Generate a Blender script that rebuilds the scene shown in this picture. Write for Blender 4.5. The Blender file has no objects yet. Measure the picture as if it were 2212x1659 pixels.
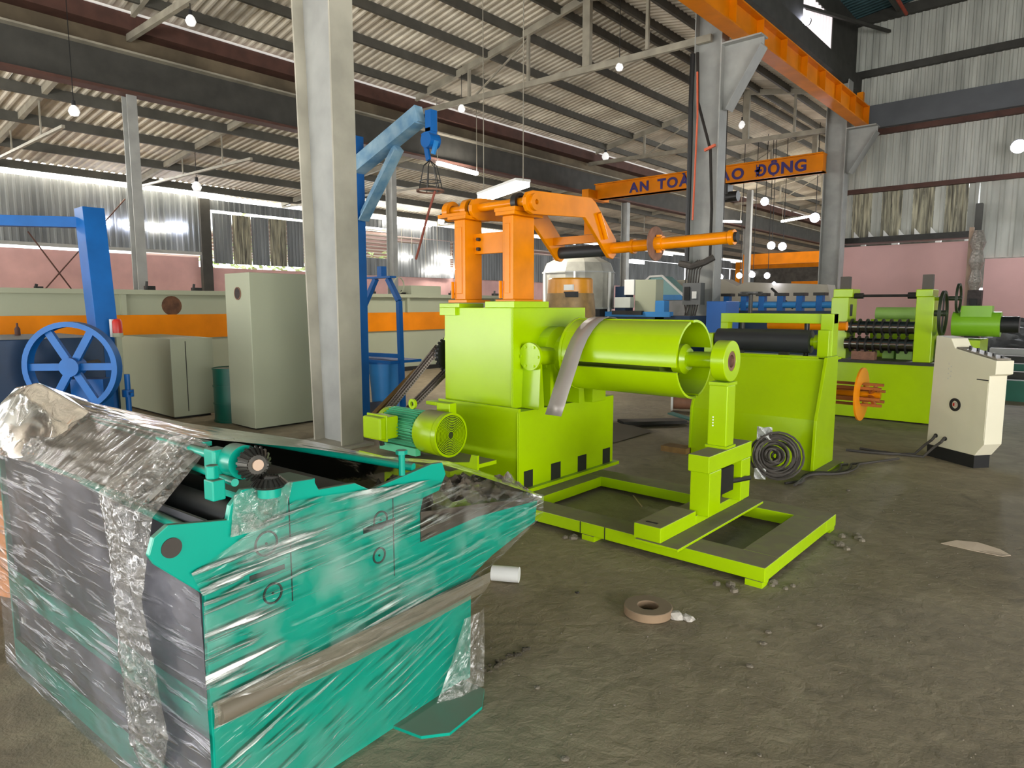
import bpy, bmesh, math, random
from mathutils import Vector, Matrix, noise
RN = random.Random(11)
SC = bpy.context.scene
COL = SC.collection
# ------------------------------------------------------------------ camera, world, exposure
CAMZ = 1.6; F = 1452.0; CX, CY = 1106.0, 829.5
PITCH = math.atan(169 / 1452.0); YAW = math.radians(41.3)
cam_d = bpy.data.cameras.new('camera'); cam = bpy.data.objects.new('camera', cam_d); COL.objects.link(cam)
cam_d.sensor_width = 36; cam_d.lens = 36 * F / 2212; cam_d.clip_end = 300
cam.location = (0, 0, CAMZ); cam.rotation_euler = (math.pi / 2 - PITCH, 0, YAW)
SC.camera = cam
w = bpy.data.worlds.new('World'); SC.world = w; w.use_nodes = True
bg = w.node_tree.nodes['Background']; bg.inputs[0].default_value = (0.93, 0.97, 1.0, 1); bg.inputs[1].default_value = 1.8
SC.view_settings.view_transform = 'Standard'; SC.view_settings.look = 'None'
SC.view_settings.gamma = 1; SC.view_settings.use_curve_mapping = False
SC.view_settings.exposure = 1.28
SC.cycles.max_bounces = 7; SC.cycles.diffuse_bounces = 4; SC.cycles.glossy_bounces = 3
SC.cycles.transparent_max_bounces = 12; SC.cycles.sample_clamp_indirect = 6
SC.cycles.use_denoising = True

def area(name, loc, rot, sx, sy, power, col=(1, 1, 1)):
    d = bpy.data.lights.new(name, 'AREA'); d.shape = 'RECTANGLE'; d.size = sx; d.size_y = sy
    d.energy = power; d.color = col
    o = bpy.data.objects.new(name, d); COL.objects.link(o); o.location = loc; o.rotation_euler = rot
    return o
# daylight falling through the open loading side behind the camera and the open right side
area('daylight_open_side', (-4, -9, 3.4), (math.radians(84), 0, 0), 22, 5.5, 60, (1, .98, .93))
area('daylight_open_door', (9.4, -.5, 1.9), (math.radians(90), 0, math.radians(90)), 10, 3.2, 430, (1, .97, .92))

# added fill lamps outside the open sides, aimed up to brighten the roof
area('roof_fill_rear', (-10, -9.5, .3), (math.radians(163), 0, 0), 36, 5, 2600, (1, .96, .88))
area('roof_fill_right', (10.5, 8, .3), (math.radians(163), 0, math.radians(90)), 26, 4, 900, (1, .96, .88))
area('left_wall_opening', (-24.2, 18.5, 4.2), (math.radians(100), 0, math.radians(-90)), 6, 1.6, 260, (1, 1, .95))
area('left_wall_slit', (-24.15, 2, 5.36), (math.radians(112), 0, math.radians(-90)), 19, .2, 1500, (1, 1, .97))

# ------------------------------------------------------------------ helpers
FW = Vector((-math.sin(YAW) * math.cos(PITCH), math.cos(YAW) * math.cos(PITCH), -math.sin(PITCH)))
RT = Vector((math.cos(YAW), math.sin(YAW), 0)); UP = RT.cross(FW); EYE = Vector((0, 0, CAMZ))
def ray(x, y): return FW * F + RT * (x - CX) - UP * (y - CY)
def gz(x, y, z=0): d = ray(x, y); return EYE + d * ((z - CAMZ) / d.z)      # a point seen in the photo, on height z
def onx(x, y, X): d = ray(x, y); return EYE + d * (X / d.x)                 # ... on the plane x = X
def ony(x, y, Y): d = ray(x, y); return EYE + d * (Y / d.y)                 # ... on the plane y = Y

def lin(h):
    h = h.lstrip('#'); r = [int(h[i:i + 2], 16) / 255 for i in (0, 2, 4)]
    return tuple(c / 12.92 if c <= .04045 else ((c + .055) / 1.055) ** 2.4 for c in r) + (1,)
MATS = {}
def mat(name, col, rough=.5, metal=0., dust=0., var=.12, col2=None, nscale=3., bump=.0, bscale=40., emit=None, estr=0, alpha=1, st=(1, 1, 1), spec=.5, coat=0, rnd=0., dustcol='#7b705f'):
    if name in MATS: return MATS[name]
    m = bpy.data.materials.new(name); m.use_nodes = True; nt = m.node_tree; N = nt.nodes; L = nt.links
    b = N['Principled BSDF']; b.inputs['Roughness'].default_value = rough; b.inputs['Metallic'].default_value = metal; b.inputs['Specular IOR Level'].default_value = spec
    b.inputs['Coat Weight'].default_value = coat; b.inputs['Coat Roughness'].default_value = .12
    tc = N.new('ShaderNodeTexCoord'); mp = N.new('ShaderNodeMapping'); mp.inputs['Scale'].default_value = st; L.new(tc.outputs['Object'], mp.inputs[0])
    nz = N.new('ShaderNodeTexNoise'); nz.inputs['Scale'].default_value = nscale; nz.inputs['Detail'].default_value = 6
    L.new(mp.outputs[0], nz.inputs['Vector'])
    c1 = lin(col); c2 = lin(col2) if col2 else tuple(c * (1 - var) for c in c1[:3]) + (1,)
    cr = N.new('ShaderNodeValToRGB'); cr.color_ramp.elements[0].position = .35; cr.color_ramp.elements[1].position = .68
    cr.color_ramp.elements[0].color = c2; cr.color_ramp.elements[1].color = c1
    L.new(nz.outputs[0], cr.inputs[0]); out = cr.outputs[0]
    if rnd:
        oi = N.new('ShaderNodeObjectInfo'); mr = N.new('ShaderNodeMapRange')
        mr.inputs[3].default_value = 1 - rnd; mr.inputs[4].default_value = 1 + rnd * .5
        L.new(oi.outputs['Random'], mr.inputs[0])
        vm = N.new('ShaderNodeVectorMath'); vm.operation = 'SCALE'; L.new(out, vm.inputs[0]); L.new(mr.outputs[0], vm.inputs['Scale']); out = vm.outputs[0]
    if dust:
        ge = N.new('ShaderNodeNewGeometry'); sx = N.new('ShaderNodeSeparateXYZ'); L.new(ge.outputs['Normal'], sx.inputs[0])
        r2 = N.new('ShaderNodeMapRange'); r2.inputs[1].default_value = .55; r2.inputs[2].default_value = .97; r2.inputs[4].default_value = dust
        L.new(sx.outputs[2], r2.inputs[0])
        n2 = N.new('ShaderNodeTexNoise'); n2.inputs['Scale'].default_value = 9; n2.inputs['Detail'].default_value = 5; L.new(tc.outputs['Object'], n2.inputs['Vector'])
        r3 = N.new('ShaderNodeMapRange'); r3.inputs[1].default_value = .2; r3.inputs[2].default_value = .55; r3.inputs[3].default_value = .85; L.new(n2.outputs[0], r3.inputs[0])
        mu = N.new('ShaderNodeMath'); mu.operation = 'MULTIPLY'; L.new(r2.outputs[0], mu.inputs[0]); L.new(r3.outputs[0], mu.inputs[1])
        mx = N.new('ShaderNodeMix'); mx.data_type = 'RGBA'; L.new(mu.outputs[0], mx.inputs[0]); L.new(out, mx.inputs[6]); mx.inputs[7].default_value = lin(dustcol); out = mx.outputs[2]
        rr = N.new('ShaderNodeMapRange'); rr.inputs[3].default_value = rough; rr.inputs[4].default_value = .85; L.new(mu.outputs[0], rr.inputs[0]); L.new(rr.outputs[0], b.inputs['Roughness'])
    L.new(out, b.inputs['Base Color'])
    if bump:
        n3 = N.new('ShaderNodeTexNoise'); n3.inputs['Scale'].default_value = bscale; n3.inputs['Detail'].default_value = 8; L.new(tc.outputs['Object'], n3.inputs['Vector'])
        bu = N.new('ShaderNodeBump'); bu.inputs['Strength'].default_value = bump; bu.inputs['Distance'].default_value = .02; L.new(n3.outputs[0], bu.inputs['Height']); L.new(bu.outputs[0], b.inputs['Normal'])
    if emit: b.inputs['Emission Color'].default_value = lin(emit); b.inputs['Emission Strength'].default_value = estr
    if alpha < 1: b.inputs['Alpha'].default_value = alpha
    MATS[name] = m; return m

lime = mat('lime paint', '#a3c600', .22, spec=.4, dust=.45, var=.1, nscale=2.2, dustcol='#8f9a55', bump=.05, bscale=6)
limed = mat('lime paint dusty', '#a3c600', .3, spec=.3, dust=1., var=.12, nscale=2.2, dustcol='#807860', bump=.05, bscale=6)
orange = mat('orange paint', '#de8200', .25, spec=.3, dust=.3, var=.18, nscale=6, dustcol='#b08a4a')
craneo = mat('crane yellow paint', '#e88600', .42, spec=.2, dust=.6, var=.2, nscale=2)
teal = mat('teal paint', '#009680', .3, dust=.75, var=.1, nscale=3, dustcol='#77705f')
darksteel = mat('dark steel', '#3b3a38', .42, .6, var=.3, nscale=8, dust=.4)
steel = mat('steel strip', '#a39a92', .4, .35, var=.15, nscale=4)
rubber = mat('black rubber', '#2b2d2f', .5, var=.2, dust=.35, dustcol='#5b564e')
blue = mat('blue paint', '#0d62ae', .4, spec=.3, dust=.4, var=.2)
bluel = mat('light blue paint', '#2f86cc', .42, dust=.4, var=.15)
navy = mat('navy paint', '#0a2f50', .45, dust=.4, var=.3)
cabin = mat('grey green cabinet paint', '#a3a78e', .55, var=.06, nscale=1.2)
beige = mat('beige cabinet paint', '#e4ddc4', .5, var=.05, dust=.3)
rust = mat('rusty steel', '#8a6350', .75, .1, var=.4, nscale=12, bump=.3)
redbrown = mat('brown primer', '#5b3b31', .7, var=.35)
galv = mat('weathered column paint', '#a9aaa6', .6, var=.22, nscale=2.5, bump=.1, bscale=12)
colmat = mat('grey beige column paint', '#b5b0a0', .6, var=.3, nscale=1.8, bump=.15, bscale=10)
beamdark = mat('dark beam paint', '#45443f', .75, var=.3)
purlinm = mat('purlin steel', '#55534c', .7, var=.25)
trussm = mat('truss steel', '#a59f8f', .7, var=.3)
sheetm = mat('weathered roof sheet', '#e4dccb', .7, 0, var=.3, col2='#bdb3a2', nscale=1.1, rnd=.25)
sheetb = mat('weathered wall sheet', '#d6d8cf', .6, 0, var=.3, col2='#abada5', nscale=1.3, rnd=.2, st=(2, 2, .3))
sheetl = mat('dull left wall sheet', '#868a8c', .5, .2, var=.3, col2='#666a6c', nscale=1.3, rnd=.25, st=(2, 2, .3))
sheetteal = mat('blue green roof sheet', '#3e6268', .5, .2, var=.3, rnd=.2)
pink = mat('pink plaster', '#e0b2ad', .85, var=.18, nscale=1.4, bump=.1, bscale=8)
pinkw = mat('pink wall paint', '#f0c2bf', .85, var=.1, nscale=.9)
white = mat('white plastic', '#e6e6e2', .45, var=.05)
lamp = mat('lamp and daylight glow', '#ffffff', .5, emit='#fff6ea', estr=14)
lampw = mat('cool lamp and daylight glow', '#ffffff', .5, emit='#e6e9ff', estr=18)
bulbm = mat('frosted bulb', '#f2f2ee', .25, emit='#ffffff', estr=.25)
black = mat('black plastic', '#1b1b1c', .5, var=.2)
cable = mat('dusty cable', '#4a4540', .7, var=.3)
concrete = mat('concrete rubble', '#776e5f', .9, var=.3, nscale=20, bump=.5)
redm = mat('red plastic', '#c02418', .4)
wood = mat('old plank wood', '#8a6a3a', .75, var=.4, nscale=8)
greend = mat('dark green drum paint', '#0d5a48', .4, var=.3, dust=.5)
tealglass = mat('teal cover', '#6fa3a0', .2, var=.1)
tarp = mat('grey tarpaulin', '#76787a', .5, var=.4, nscale=5, bump=.5, bscale=5)
mint = mat('mint motor paint', '#4fb585', .4, var=.15, dust=.3)

class MB:
    def __init__(s, M=None): s.v = []; s.f = []; s.M = M
    def add(s, vs, fs):
        n = len(s.v)
        for p in vs:
            p = Vector(p); s.v.append(s.M @ p if s.M else p)
        s.f += [tuple(n + i for i in f) for f in fs]; return s
    def box(s, x0, x1, y0, y1, z0, z1):
        x0, x1 = sorted((x0, x1)); y0, y1 = sorted((y0, y1)); z0, z1 = sorted((z0, z1))
        return s.add([(x, y, z) for z in (z0, z1) for y in (y0, y1) for x in (x0, x1)],
                     [(0, 2, 3, 1), (4, 5, 7, 6), (0, 1, 5, 4), (2, 6, 7, 3), (0, 4, 6, 2), (1, 3, 7, 5)])
    def prism(s, poly, ax, a0, a1):
        def q(p, a): return (a, p[0], p[1]) if ax == 'x' else (p[0], a, p[1]) if ax == 'y' else (p[0], p[1], a)
        n = len(poly)
        return s.add([q(p, a0) for p in poly] + [q(p, a1) for p in poly],
                     [tuple(range(n))[::-1], tuple(range(n, 2 * n))] + [(i, (i + 1) % n, n + (i + 1) % n, n + i) for i in range(n)])
    def bar(s, p0, p1, w, h=None, up=(0, 0, 1)):
        h = h or w; p0 = Vector(p0); p1 = Vector(p1); d = (p1 - p0).normalized(); u = Vector(up)
        if abs(d.dot(u)) > .99: u = Vector((0, 1, 0))
        a = d.cross(u).normalized() * w / 2; b = a.cross(d).normalized() * h / 2
        vs = [p + sa * a + sb * b for p in (p0, p1) for sa, sb in ((-1, -1), (1, -1), (1, 1), (-1, 1))]
        return s.add(vs, [(3, 2, 1, 0), (4, 5, 6, 7), (0, 1, 5, 4), (1, 2, 6, 5), (2, 3, 7, 6), (3, 0, 4, 7)])
    def lathe(s, prof, c, d, n=24, closed=False, a0=0, a1=2 * math.pi):
        c = Vector(c); d = Vector(d).normalized(); u = d.orthogonal().normalized()
        if abs(d.z) < .5: u = Vector((0, 0, 1)).cross(d).normalized()
        v = d.cross(u); full = abs(a1 - a0 - 2 * math.pi) < 1e-6; m = n if full else n + 1; k = len(prof)
        vs = []
        for i in range(m):
            t = a0 + (a1 - a0) * i / n; r = u * math.cos(t) + v * math.sin(t)
            vs += [c + d * a + r * rr for rr, a in prof]
        fs = []
        for i in range(n):
            j = (i + 1) % m
            for q in range(k if closed else k - 1):
                q2 = (q + 1) % k; fs.append((i * k + q, j * k + q, j * k + q2, i * k + q2))
        if not closed and full:
            if prof[0][0] > 1e-4: fs.append(tuple(i * k for i in range(m))[::-1])
            if prof[-1][0] > 1e-4: fs.append(tuple(i * k + k - 1 for i in range(m)))
        if closed and not full:
            fs.append(tuple(range(k))); fs.append(tuple((m - 1) * k + q for q in range(k))[::-1])
        return s.add(vs, fs)
    def cyl(s, p0, p1, r, r1=None, n=18):
        p0 = Vector(p0); p1 = Vector(p1); L = (p1 - p0).length
        return s.lathe([(r, 0), (r1 if r1 is not None else r, L)], p0, p1 - p0, n)
    def ring(s, c, d, ro, ri, h, n=28): return s.lathe([(ri, -h / 2), (ro, -h / 2), (ro, h / 2), (ri, h / 2)], c, d, n, True)
    def tube(s, pts, r, n=6):
        pts = [Vector(p) for p in pts]; vs = []; fs = []; u = None
        for i, p in enumerate(pts):
            d = (pts[min(i + 1, len(pts) - 1)] - pts[max(i - 1, 0)]).normalized()
            if u is None: u = d.orthogonal().normalized()
            u = (u - d * u.dot(d)).normalized(); v = d.cross(u)
            vs += [p + (u * math.cos(2 * math.pi * k / n) + v * math.sin(2 * math.pi * k / n)) * r for k in range(n)]
        for i in range(len(pts) - 1):
            for k in range(n): fs.append((i * n + k, i * n + (k + 1) % n, (i + 1) * n + (k + 1) % n, (i + 1) * n + k))
        fs += [tuple(range(n))[::-1], tuple((len(pts) - 1) * n + k for k in range(n))]
        return s.add(vs, fs)
    def grid(s, fn, nu, nv):
        return s.add([fn(i / nu, j / nv) for j in range(nv + 1) for i in range(nu + 1)],
                     [(j * (nu + 1) + i, j * (nu + 1) + i + 1, (j + 1) * (nu + 1) + i + 1, (j + 1) * (nu + 1) + i) for j in range(nv) for i in range(nu)])

ORG = {}
def tag(o, label=None, cat=None, group=None, kind=None):
    if label: o['label'] = label
    if cat: o['category'] = cat
    if group: o['group'] = group
    if kind: o['kind'] = kind
    return o
def T(name, loc, label, cat, group=None, kind=None):
    o = bpy.data.objects.new(name, None); o.empty_display_size = .1; COL.objects.link(o); o.location = loc; ORG[o.name] = Vector(loc)
    return tag(o, label, cat, group, kind)
def P(name, mb, m, parent=None, smooth=False, bevel=0, label=None, cat=None, group=None, kind=None):
    me = bpy.data.meshes.new(name); o = bpy.data.objects.new(name, me); COL.objects.link(o)
    if parent is not None: og = ORG[parent.name]; o.parent = parent; ORG[o.name] = og
    else:
        xs, ys, zs = zip(*[tuple(v) for v in mb.v]); og = Vector(((min(xs) + max(xs)) / 2, (min(ys) + max(ys)) / 2, min(zs))); o.location = og; ORG[o.name] = og
    me.from_pydata([tuple(v - og) for v in mb.v], [], mb.f); me.materials.append(m)
    bm = bmesh.new(); bm.from_mesh(me); bmesh.ops.recalc_face_normals(bm, faces=bm.faces); bm.to_mesh(me); bm.free()
    if smooth:
        for p in me.polygons: p.use_smooth = True
        me.set_sharp_from_angle(angle=math.radians(40))
    if bevel:
        b = o.modifiers.new('bevel', 'BEVEL'); b.width = bevel; b.segments = 2; b.limit_method = 'ANGLE'; b.angle_limit = math.radians(40); b.harden_normals = False
    return tag(o, label, cat, group, kind)
def C(src, loc, rot=None, label=None, parent=None):
    o = src.copy(); COL.objects.link(o); o.location = loc
    if rot is not None: o.rotation_euler = rot
    if parent is not None: o.parent = parent
    if label: o['label'] = label
    ORG[o.name] = Vector(loc)
    for ch in list(src.children):
        c = ch.copy(); COL.objects.link(c); c.parent = o
        for g_ in ch.children: d = g_.copy(); COL.objects.link(d); d.parent = c
    return o

# ================================================================== SETTING
# ---- floor
fm = bpy.data.materials.new('dusty concrete floor'); fm.use_nodes = True; nt = fm.node_tree; N = nt.nodes; L = nt.links; b = N['Principled BSDF']
tc = N.new('ShaderNodeTexCoord')
def nz(scale, det=6, dist=0, vec=None):
    n = N.new('ShaderNodeTexNoise'); n.inputs['Scale'].default_value = scale; n.inputs['Detail'].default_value = det; n.inputs['Distortion'].default_value = dist
    L.new(vec or tc.outputs['Object'], n.inputs['Vector']); return n.outputs[0]
def ramp(src, stops):
    r = N.new('ShaderNodeValToRGB'); e = r.color_ramp.elements
    e[0].position, e[0].color = stops[0][0], lin(stops[0][1]); e[1].position, e[1].color = stops[-1][0], lin(stops[-1][1])
    for p, c in stops[1:-1]: k = e.new(p); k.color = lin(c)
    L.new(src, r.inputs[0]); return r.outputs[0]
a1 = ramp(nz(.8, 8, .6), [(.3, '#746a57'), (.5, '#867b63'), (.7, '#998d73')])
a2 = ramp(nz(4.5, 9, 1.2), [(.3, '#695f4e'), (.55, '#897d66'), (.75, '#9d9278')])
mx = N.new('ShaderNodeMix'); mx.data_type = 'RGBA'; mx.inputs[0].default_value = .45; L.new(a1, mx.inputs[6]); L.new(a2, mx.inputs[7])
st = nz(1.7, 3, 2.5); rs = N.new('ShaderNodeMapRange'); rs.inputs[1].default_value = .62; rs.inputs[2].default_value = .74; L.new(st, rs.inputs[0]); rs.inputs[4].default_value = .35
mx2 = N.new('ShaderNodeMix'); mx2.data_type = 'RGBA'; L.new(rs.outputs[0], mx2.inputs[0]); L.new(mx.outputs[2], mx2.inputs[6]); mx2.inputs[7].default_value = lin('#433d33')
L.new(mx2.outputs[2], b.inputs['Base Color']); b.inputs['Roughness'].default_value = .72
bu = N.new('ShaderNodeBump'); bu.inputs['Strength'].default_value = .55; bu.inputs['Distance'].default_value = .02; L.new(nz(14, 10, .5), bu.inputs['Height'])
bu2 = N.new('ShaderNodeBump'); bu2.inputs['Strength'].default_value = .35; bu2.inputs['Distance'].default_value = .008; L.new(nz(90, 6), bu2.inputs['Height']); L.new(bu.outputs[0], bu2.inputs['Normal']); L.new(bu2.outputs[0], b.inputs['Normal'])
P('floor', MB().box(-30, 10, -10, 70, -.2, 0), fm, kind='structure')

# ---- corrugated sheets (real ribs). a sheet: ribs repeat along u, run along v
def corr(o, u, v, wu, lv, pitch=.2, amp=.035):
    o = Vector(o); u = Vector(u).normalized(); v = Vector(v).normalized(); n = u.cross(v); mb = MB(); k = max(1, round(wu / pitch)); pt = []
    for i in range(k):
        for a, h in ((0, 0), (.5, 0), (.62, 1), (.88, 1)): pt.append(((i + a) * wu / k, h * amp))
    pt.append((wu, 0)); vs = [o + u * a + n * h + v * t for t in (0, lv) for a, h in pt]; m = len(pt)
    return mb.add(vs, [(i, i + 1, m + i + 1, m + i) for i in range(m - 1)])
ceil = T('ceiling', (-11, 20, 7), None, None, kind='structure')
def roof_slope(x0, z0, x1, z1, ya, yb, m=sheetm, step=2.0, skip=()):
    d = Vector((x1 - x0, 0, z1 - z0)); src = None; y = ya
    while y < yb - .01:
        if round(y, 1) not in skip:
            if src is None: src = P('roof_sheet', corr((x0, y, z0), (0, 1, 0), d, step, d.length), m, ceil)
            else:
                o = src.copy(); COL.objects.link(o); o.location = (0, y - ya, RN.uniform(0, .012))
        y += step
roof_slope(-16, 7.75, -9.6, 8.9, -8, 60)
roof_slope(-9.6, 8.9, -6.4, 8.3, -8, 60)
roof_slope(-24.3, 5.55, -16, 6.32, -8, 60)
roof_slope(-6.6, 10.5, 1.5, 11.6, -8, 24, sheetteal)
roof_slope(1.5, 11.6, 9.5, 10.5, -8, 24, sheetteal)
def purlin(x, z, ya=-8, yb=60, h=.2, m=purlinm):
    return P('purlin', MB().box(x - .04, x + .04, ya, yb, z - h, z), m, ceil)
for x in (-15.2, -14.0, -12.8, -11.6, -10.4, -9.75): purlin(x, 7.75 + (x + 16) * .18 - .02)
for x in (-9.2, -8.2, -7.2): purlin(x, 8.9 - (x + 9.6) * .187 - .02)
for x in (-17.2, -19.1, -21.2, -23.2): purlin(x, 6.32 + (x + 16) * .093 - .02, h=.22)
for x in (-5.4, -4, -2.6, -1.2, .2): purlin(x, 10.5 + (x + 6.6) * .136 - .02, yb=24, h=.22)

# ---- walls
lw = T('wall_left', (-24, 20, 0), None, None, kind='structure')
P('plaster_base', MB().box(-24.2, -24, -8, 10.7, 0, 3.28), pink, lw)
P('plaster_base', MB().box(-24.2, -24, 10.7, 60, 0, 2.95), pink, lw)
lws = corr((-23.95, -8, 3.42), (0, 1, 0), (0, 0, 1), 1.9, 1.85, .19, .03)
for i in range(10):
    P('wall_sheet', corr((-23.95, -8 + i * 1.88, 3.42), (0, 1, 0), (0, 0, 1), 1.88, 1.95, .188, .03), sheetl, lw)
P('rail', MB().box(-23.95, -23.85, -8, 10.8, 3.36, 3.46), galv, lw)
# vents in the left wall; glowing frames and pane stand in for daylight
for i, (px, py) in enumerate(((218, 483), (286, 490), (384, 494))):
    c = onx(px, py, -23.85); P('vent_glow_frame', MB().box(-23.9, -23.84, c.y - .3, c.y + .3, c.z - .02, c.z + .0).box(-23.9, -23.84, c.y - .3, c.y + .3, c.z + .12, c.z + .14).box(-23.9, -23.84, c.y - .3, c.y - .28, c.z, c.z + .14).box(-23.9, -23.84, c.y + .28, c.y + .3, c.z, c.z + .14), lampw, lw)
c = onx(343, 493, -23.85); P('vent_glow_pane', MB().box(-23.88, -23.85, c.y - .35, c.y + .35, c.z - .06, c.z + .1), lamp, lw)
# patched opaque sheets past the vents; leaking light is put into their colour
crm = mat('patched leak toned sheet', '#c9c4a8', .5, var=.4, col2='#5a574c', nscale=5, rnd=.3, st=(3, 3, .25))
for i in range(6):
    P('wall_sheet', corr((-23.9, 11.2 + i * .72, 3.1), (0, 1, 0), (0, 0, 1), .7, 1.75, .14, .03), crm if i % 2 else sheetl, lw)
P('wall_post', MB().box(-24, -23.8, 10.75, 11.1, 0, 5.3), beamdark, lw)
P('wall_sheet', corr((-23.9, 15.6, 2.9), (0, 1, 0), (0, 0, 1), 3.3, .75, .2, .03), sheetl, lw)
# foliage outside the opening; sun glare put into its pale colour
fol = mat('glare toned foliage', '#9fc46a', .8, var=.5, col2='#e8f5c8', nscale=6)
rn = random.Random(3); mb = MB()
for i in range(5):
    c0 = Vector((-29 - rn.random() * 2, 15 + i * 2.6, 3 + rn.random()))
    for k in range(260):
        p = c0 + Vector((rn.gauss(0, .8), rn.gauss(0, 1.1), rn.gauss(0, 1.2))); a = rn.random() * 6.3; s_ = .16
        d = Vector((math.cos(a), math.sin(a), rn.uniform(-.6, .6))) * s_; e = Vector((rn.uniform(-1, 1), rn.uniform(-1, 1), 1)) * s_ * .5
        mb.add([p - d, p - e, p + d, p + e], [(0, 1, 2, 3)])
P('tree_foliage', mb, fol, None, label='tree foliage, sun glare in its colour, outside the opening in the left wall', cat='tree', kind='stuff')
# gable wall of the high bay
gw = T('wall_back', (-2, 24, 0), None, None, kind='structure')
src = None
for i in range(11):
    P('wall_sheet', corr((-6.75 + i * 1.3, 24, 5.3), (1, 0, 0), (0, 0, 1), 1.3, 6.2, .185, .035), sheetb, gw)
for z, h in ((5.22, .14), (6.98, .16), (8.8, .2), (10.45, .3)):
    P('wall_rail', MB().box(-6.8, 7, 23.82, 24, z - h / 2, z + h / 2), beamdark if z > 7 else redbrown, gw)
P('crane_beam', MB().box(-6.0, 7, 23.6, 23.78, 7.06, 7.75), mat('grey beam', '#5f6266', .6), gw, label='grey horizontal crane beam across the gable wall')
P('plaster_panel', MB().box(-6.7, -3.0, 24, 24.1, 0, 3.5), pinkw, gw)
P('plaster_panel', MB().box(-2.75, 7, 23.9, 24.1, 0, 2.95), pinkw, gw)
for i in range(13):  # opaque sheets; pale mottling stands in for light leaking through
    P('leak_toned_sheet', corr((-6.7 + i * .285, 24, 3.78), (1, 0, 0), (0, 0, 1), .28, 1.46, .28, .04),
      [sheetb, crm, mat('aluminium sheet', '#c9ccd0', .25, .8, st=(3, 3, .3), var=.5), crm, mat('rust streaked sheet', '#a8765a', .6, .2, var=.4, st=(3, 3, .3))][(i * 3 + i // 3) % 5], gw)
P('wall_sheet', corr((-3.0, 23.97, 2.98), (1, 0, 0), (0, 0, 1), 9, 2.2, .3, .03), sheetb, gw)
P('lintel', MB().box(-6.5, -2.95, 23.3, 24, 3.55, 3.72), darksteel, gw)
for i in range(6):
    x = -6.2 + i * .42; P('bracket', MB().prism([(x, 3.72), (x + .16, 3.72), (x, 3.92)], 'y', 23.5, 23.6), white, gw)
P('door_post', MB().box(-3.02, -2.86, 23.5, 23.7, 0, 4.5), beamdark, gw)
P('gap_glow', MB().box(-2.78, -2.7, 23.97, 24.0, 4.0, 4.9), lampw, gw)  # glowing bars stand in for daylight gaps in the wall
P('gap_glow', MB().box(-2.86, -2.8, 23.97, 24.0, 3.2, 3.6), lampw, gw)
P('wall_rear', MB().box(-24, 9.5, -8.2, -8.1, 3.6, 11)  , sheetb, kind='structure')  # unseen wall, put in to cut the light from behind
P('wall_right', MB().box(9.5, 9.6, -8, 5, 3.6, 10.5).box(9.5, 9.6, 5, 24, 0, 10.5), sheetb, kind='structure')  # unseen wall, its opening shaped to control side light and reflections
# clerestory side of the high bay above the valley roof
P('wall_clerestory', MB().box(-6.65, -6.55, -8, 17.4, 8.9, 10.5).box(-6.65, -6.55, 21.5, 24, 8.3, 10.5).box(-6.65, -6.55, 17.4, 21.5, 9.85, 10.5).box(-6.65, -6.55, 17.4, 19, 8.7, 9.85), beamdark, kind='structure')
P('trim_1', MB().box(-6.75, -6.35, -8, 24, 8.25, 8.75), beamdark, kind='structure')
cm = mat('translucent clerestory sheet', '#e9e6e6', .5, var=.1, emit='#fff2f4', estr=.35)  # daylight behind the sheet is put in as a faint glow
P('window_1', corr((-6.6, 19, 8.75), (0, 1, 0), (0, 0, 1), 2.5, 1.1, .25, .03), cm, kind='structure')

# ---- valley girder between the two low bays
vg = T('valley_girder', (-16, 20, 6), 'long dark valley girder and gutter running over the thin white posts', 'girder')
P('girder_web', MB().box(-16.05, -15.95, -8, 60, 6.1, 6.9), beamdark, vg)
P('flange', MB().box(-16.15, -15.75, -8, 60, 6.86, 6.9), trussm, vg, label='pale edge with the light painted into its colour')  # upper flange coloured pale to stand in for a lit edge
P('flange', MB().box(-16.15, -15.8, -8, 60, 6.05, 6.11), redbrown, vg)
P('gutter', MB().box(-16.25, -15.7, -8, 60, 7.3, 7.62), redbrown, vg, label='rust red gutter above the girder')
P('gutter_lip', MB().box(-15.72, -15.66, -8, 60, 7.62, 7.66), mat('faint glow flashing', '#cfc7ba', .5, emit='#ffffff', estr=.15), vg)  # faint glow brightens the flashing; it is no lamp
P('backing_board', MB().box(-16.2, -16.12, -8, 60, 6.9, 7.3), mat('stained board', '#7d6f58', .8, var=.5, nscale=1.2), vg)
for i, (y, z0, w_) in enumerate(((5.86, 0, .2), (12.9, 0, .17), (25.8, 0, .24), (39, 0, .3))):
    t = T('thin_post', (-16, y, 0), ['thin white post under the valley girder, left of the tall cabinet', 'thin grey post seen between the near column and the orange posts', 'slim blue grey post behind the orange bent arm', 'slim grey post far back between the second and third columns'][i], 'column', 'posts under the valley girder')
    P('flange', MB().box(-15.95, -15.92, y - w_ / 2, y + w_ / 2, z0, 6.1), galv, t)
    P('flange', MB().box(-16.22, -16.19, y - w_ / 2, y + w_ / 2, z0, 6.1), galv, t)
    P('web', MB().box(-16.19, -15.95, y - .01, y + .01, z0, 6.1), galv, t)
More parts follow.
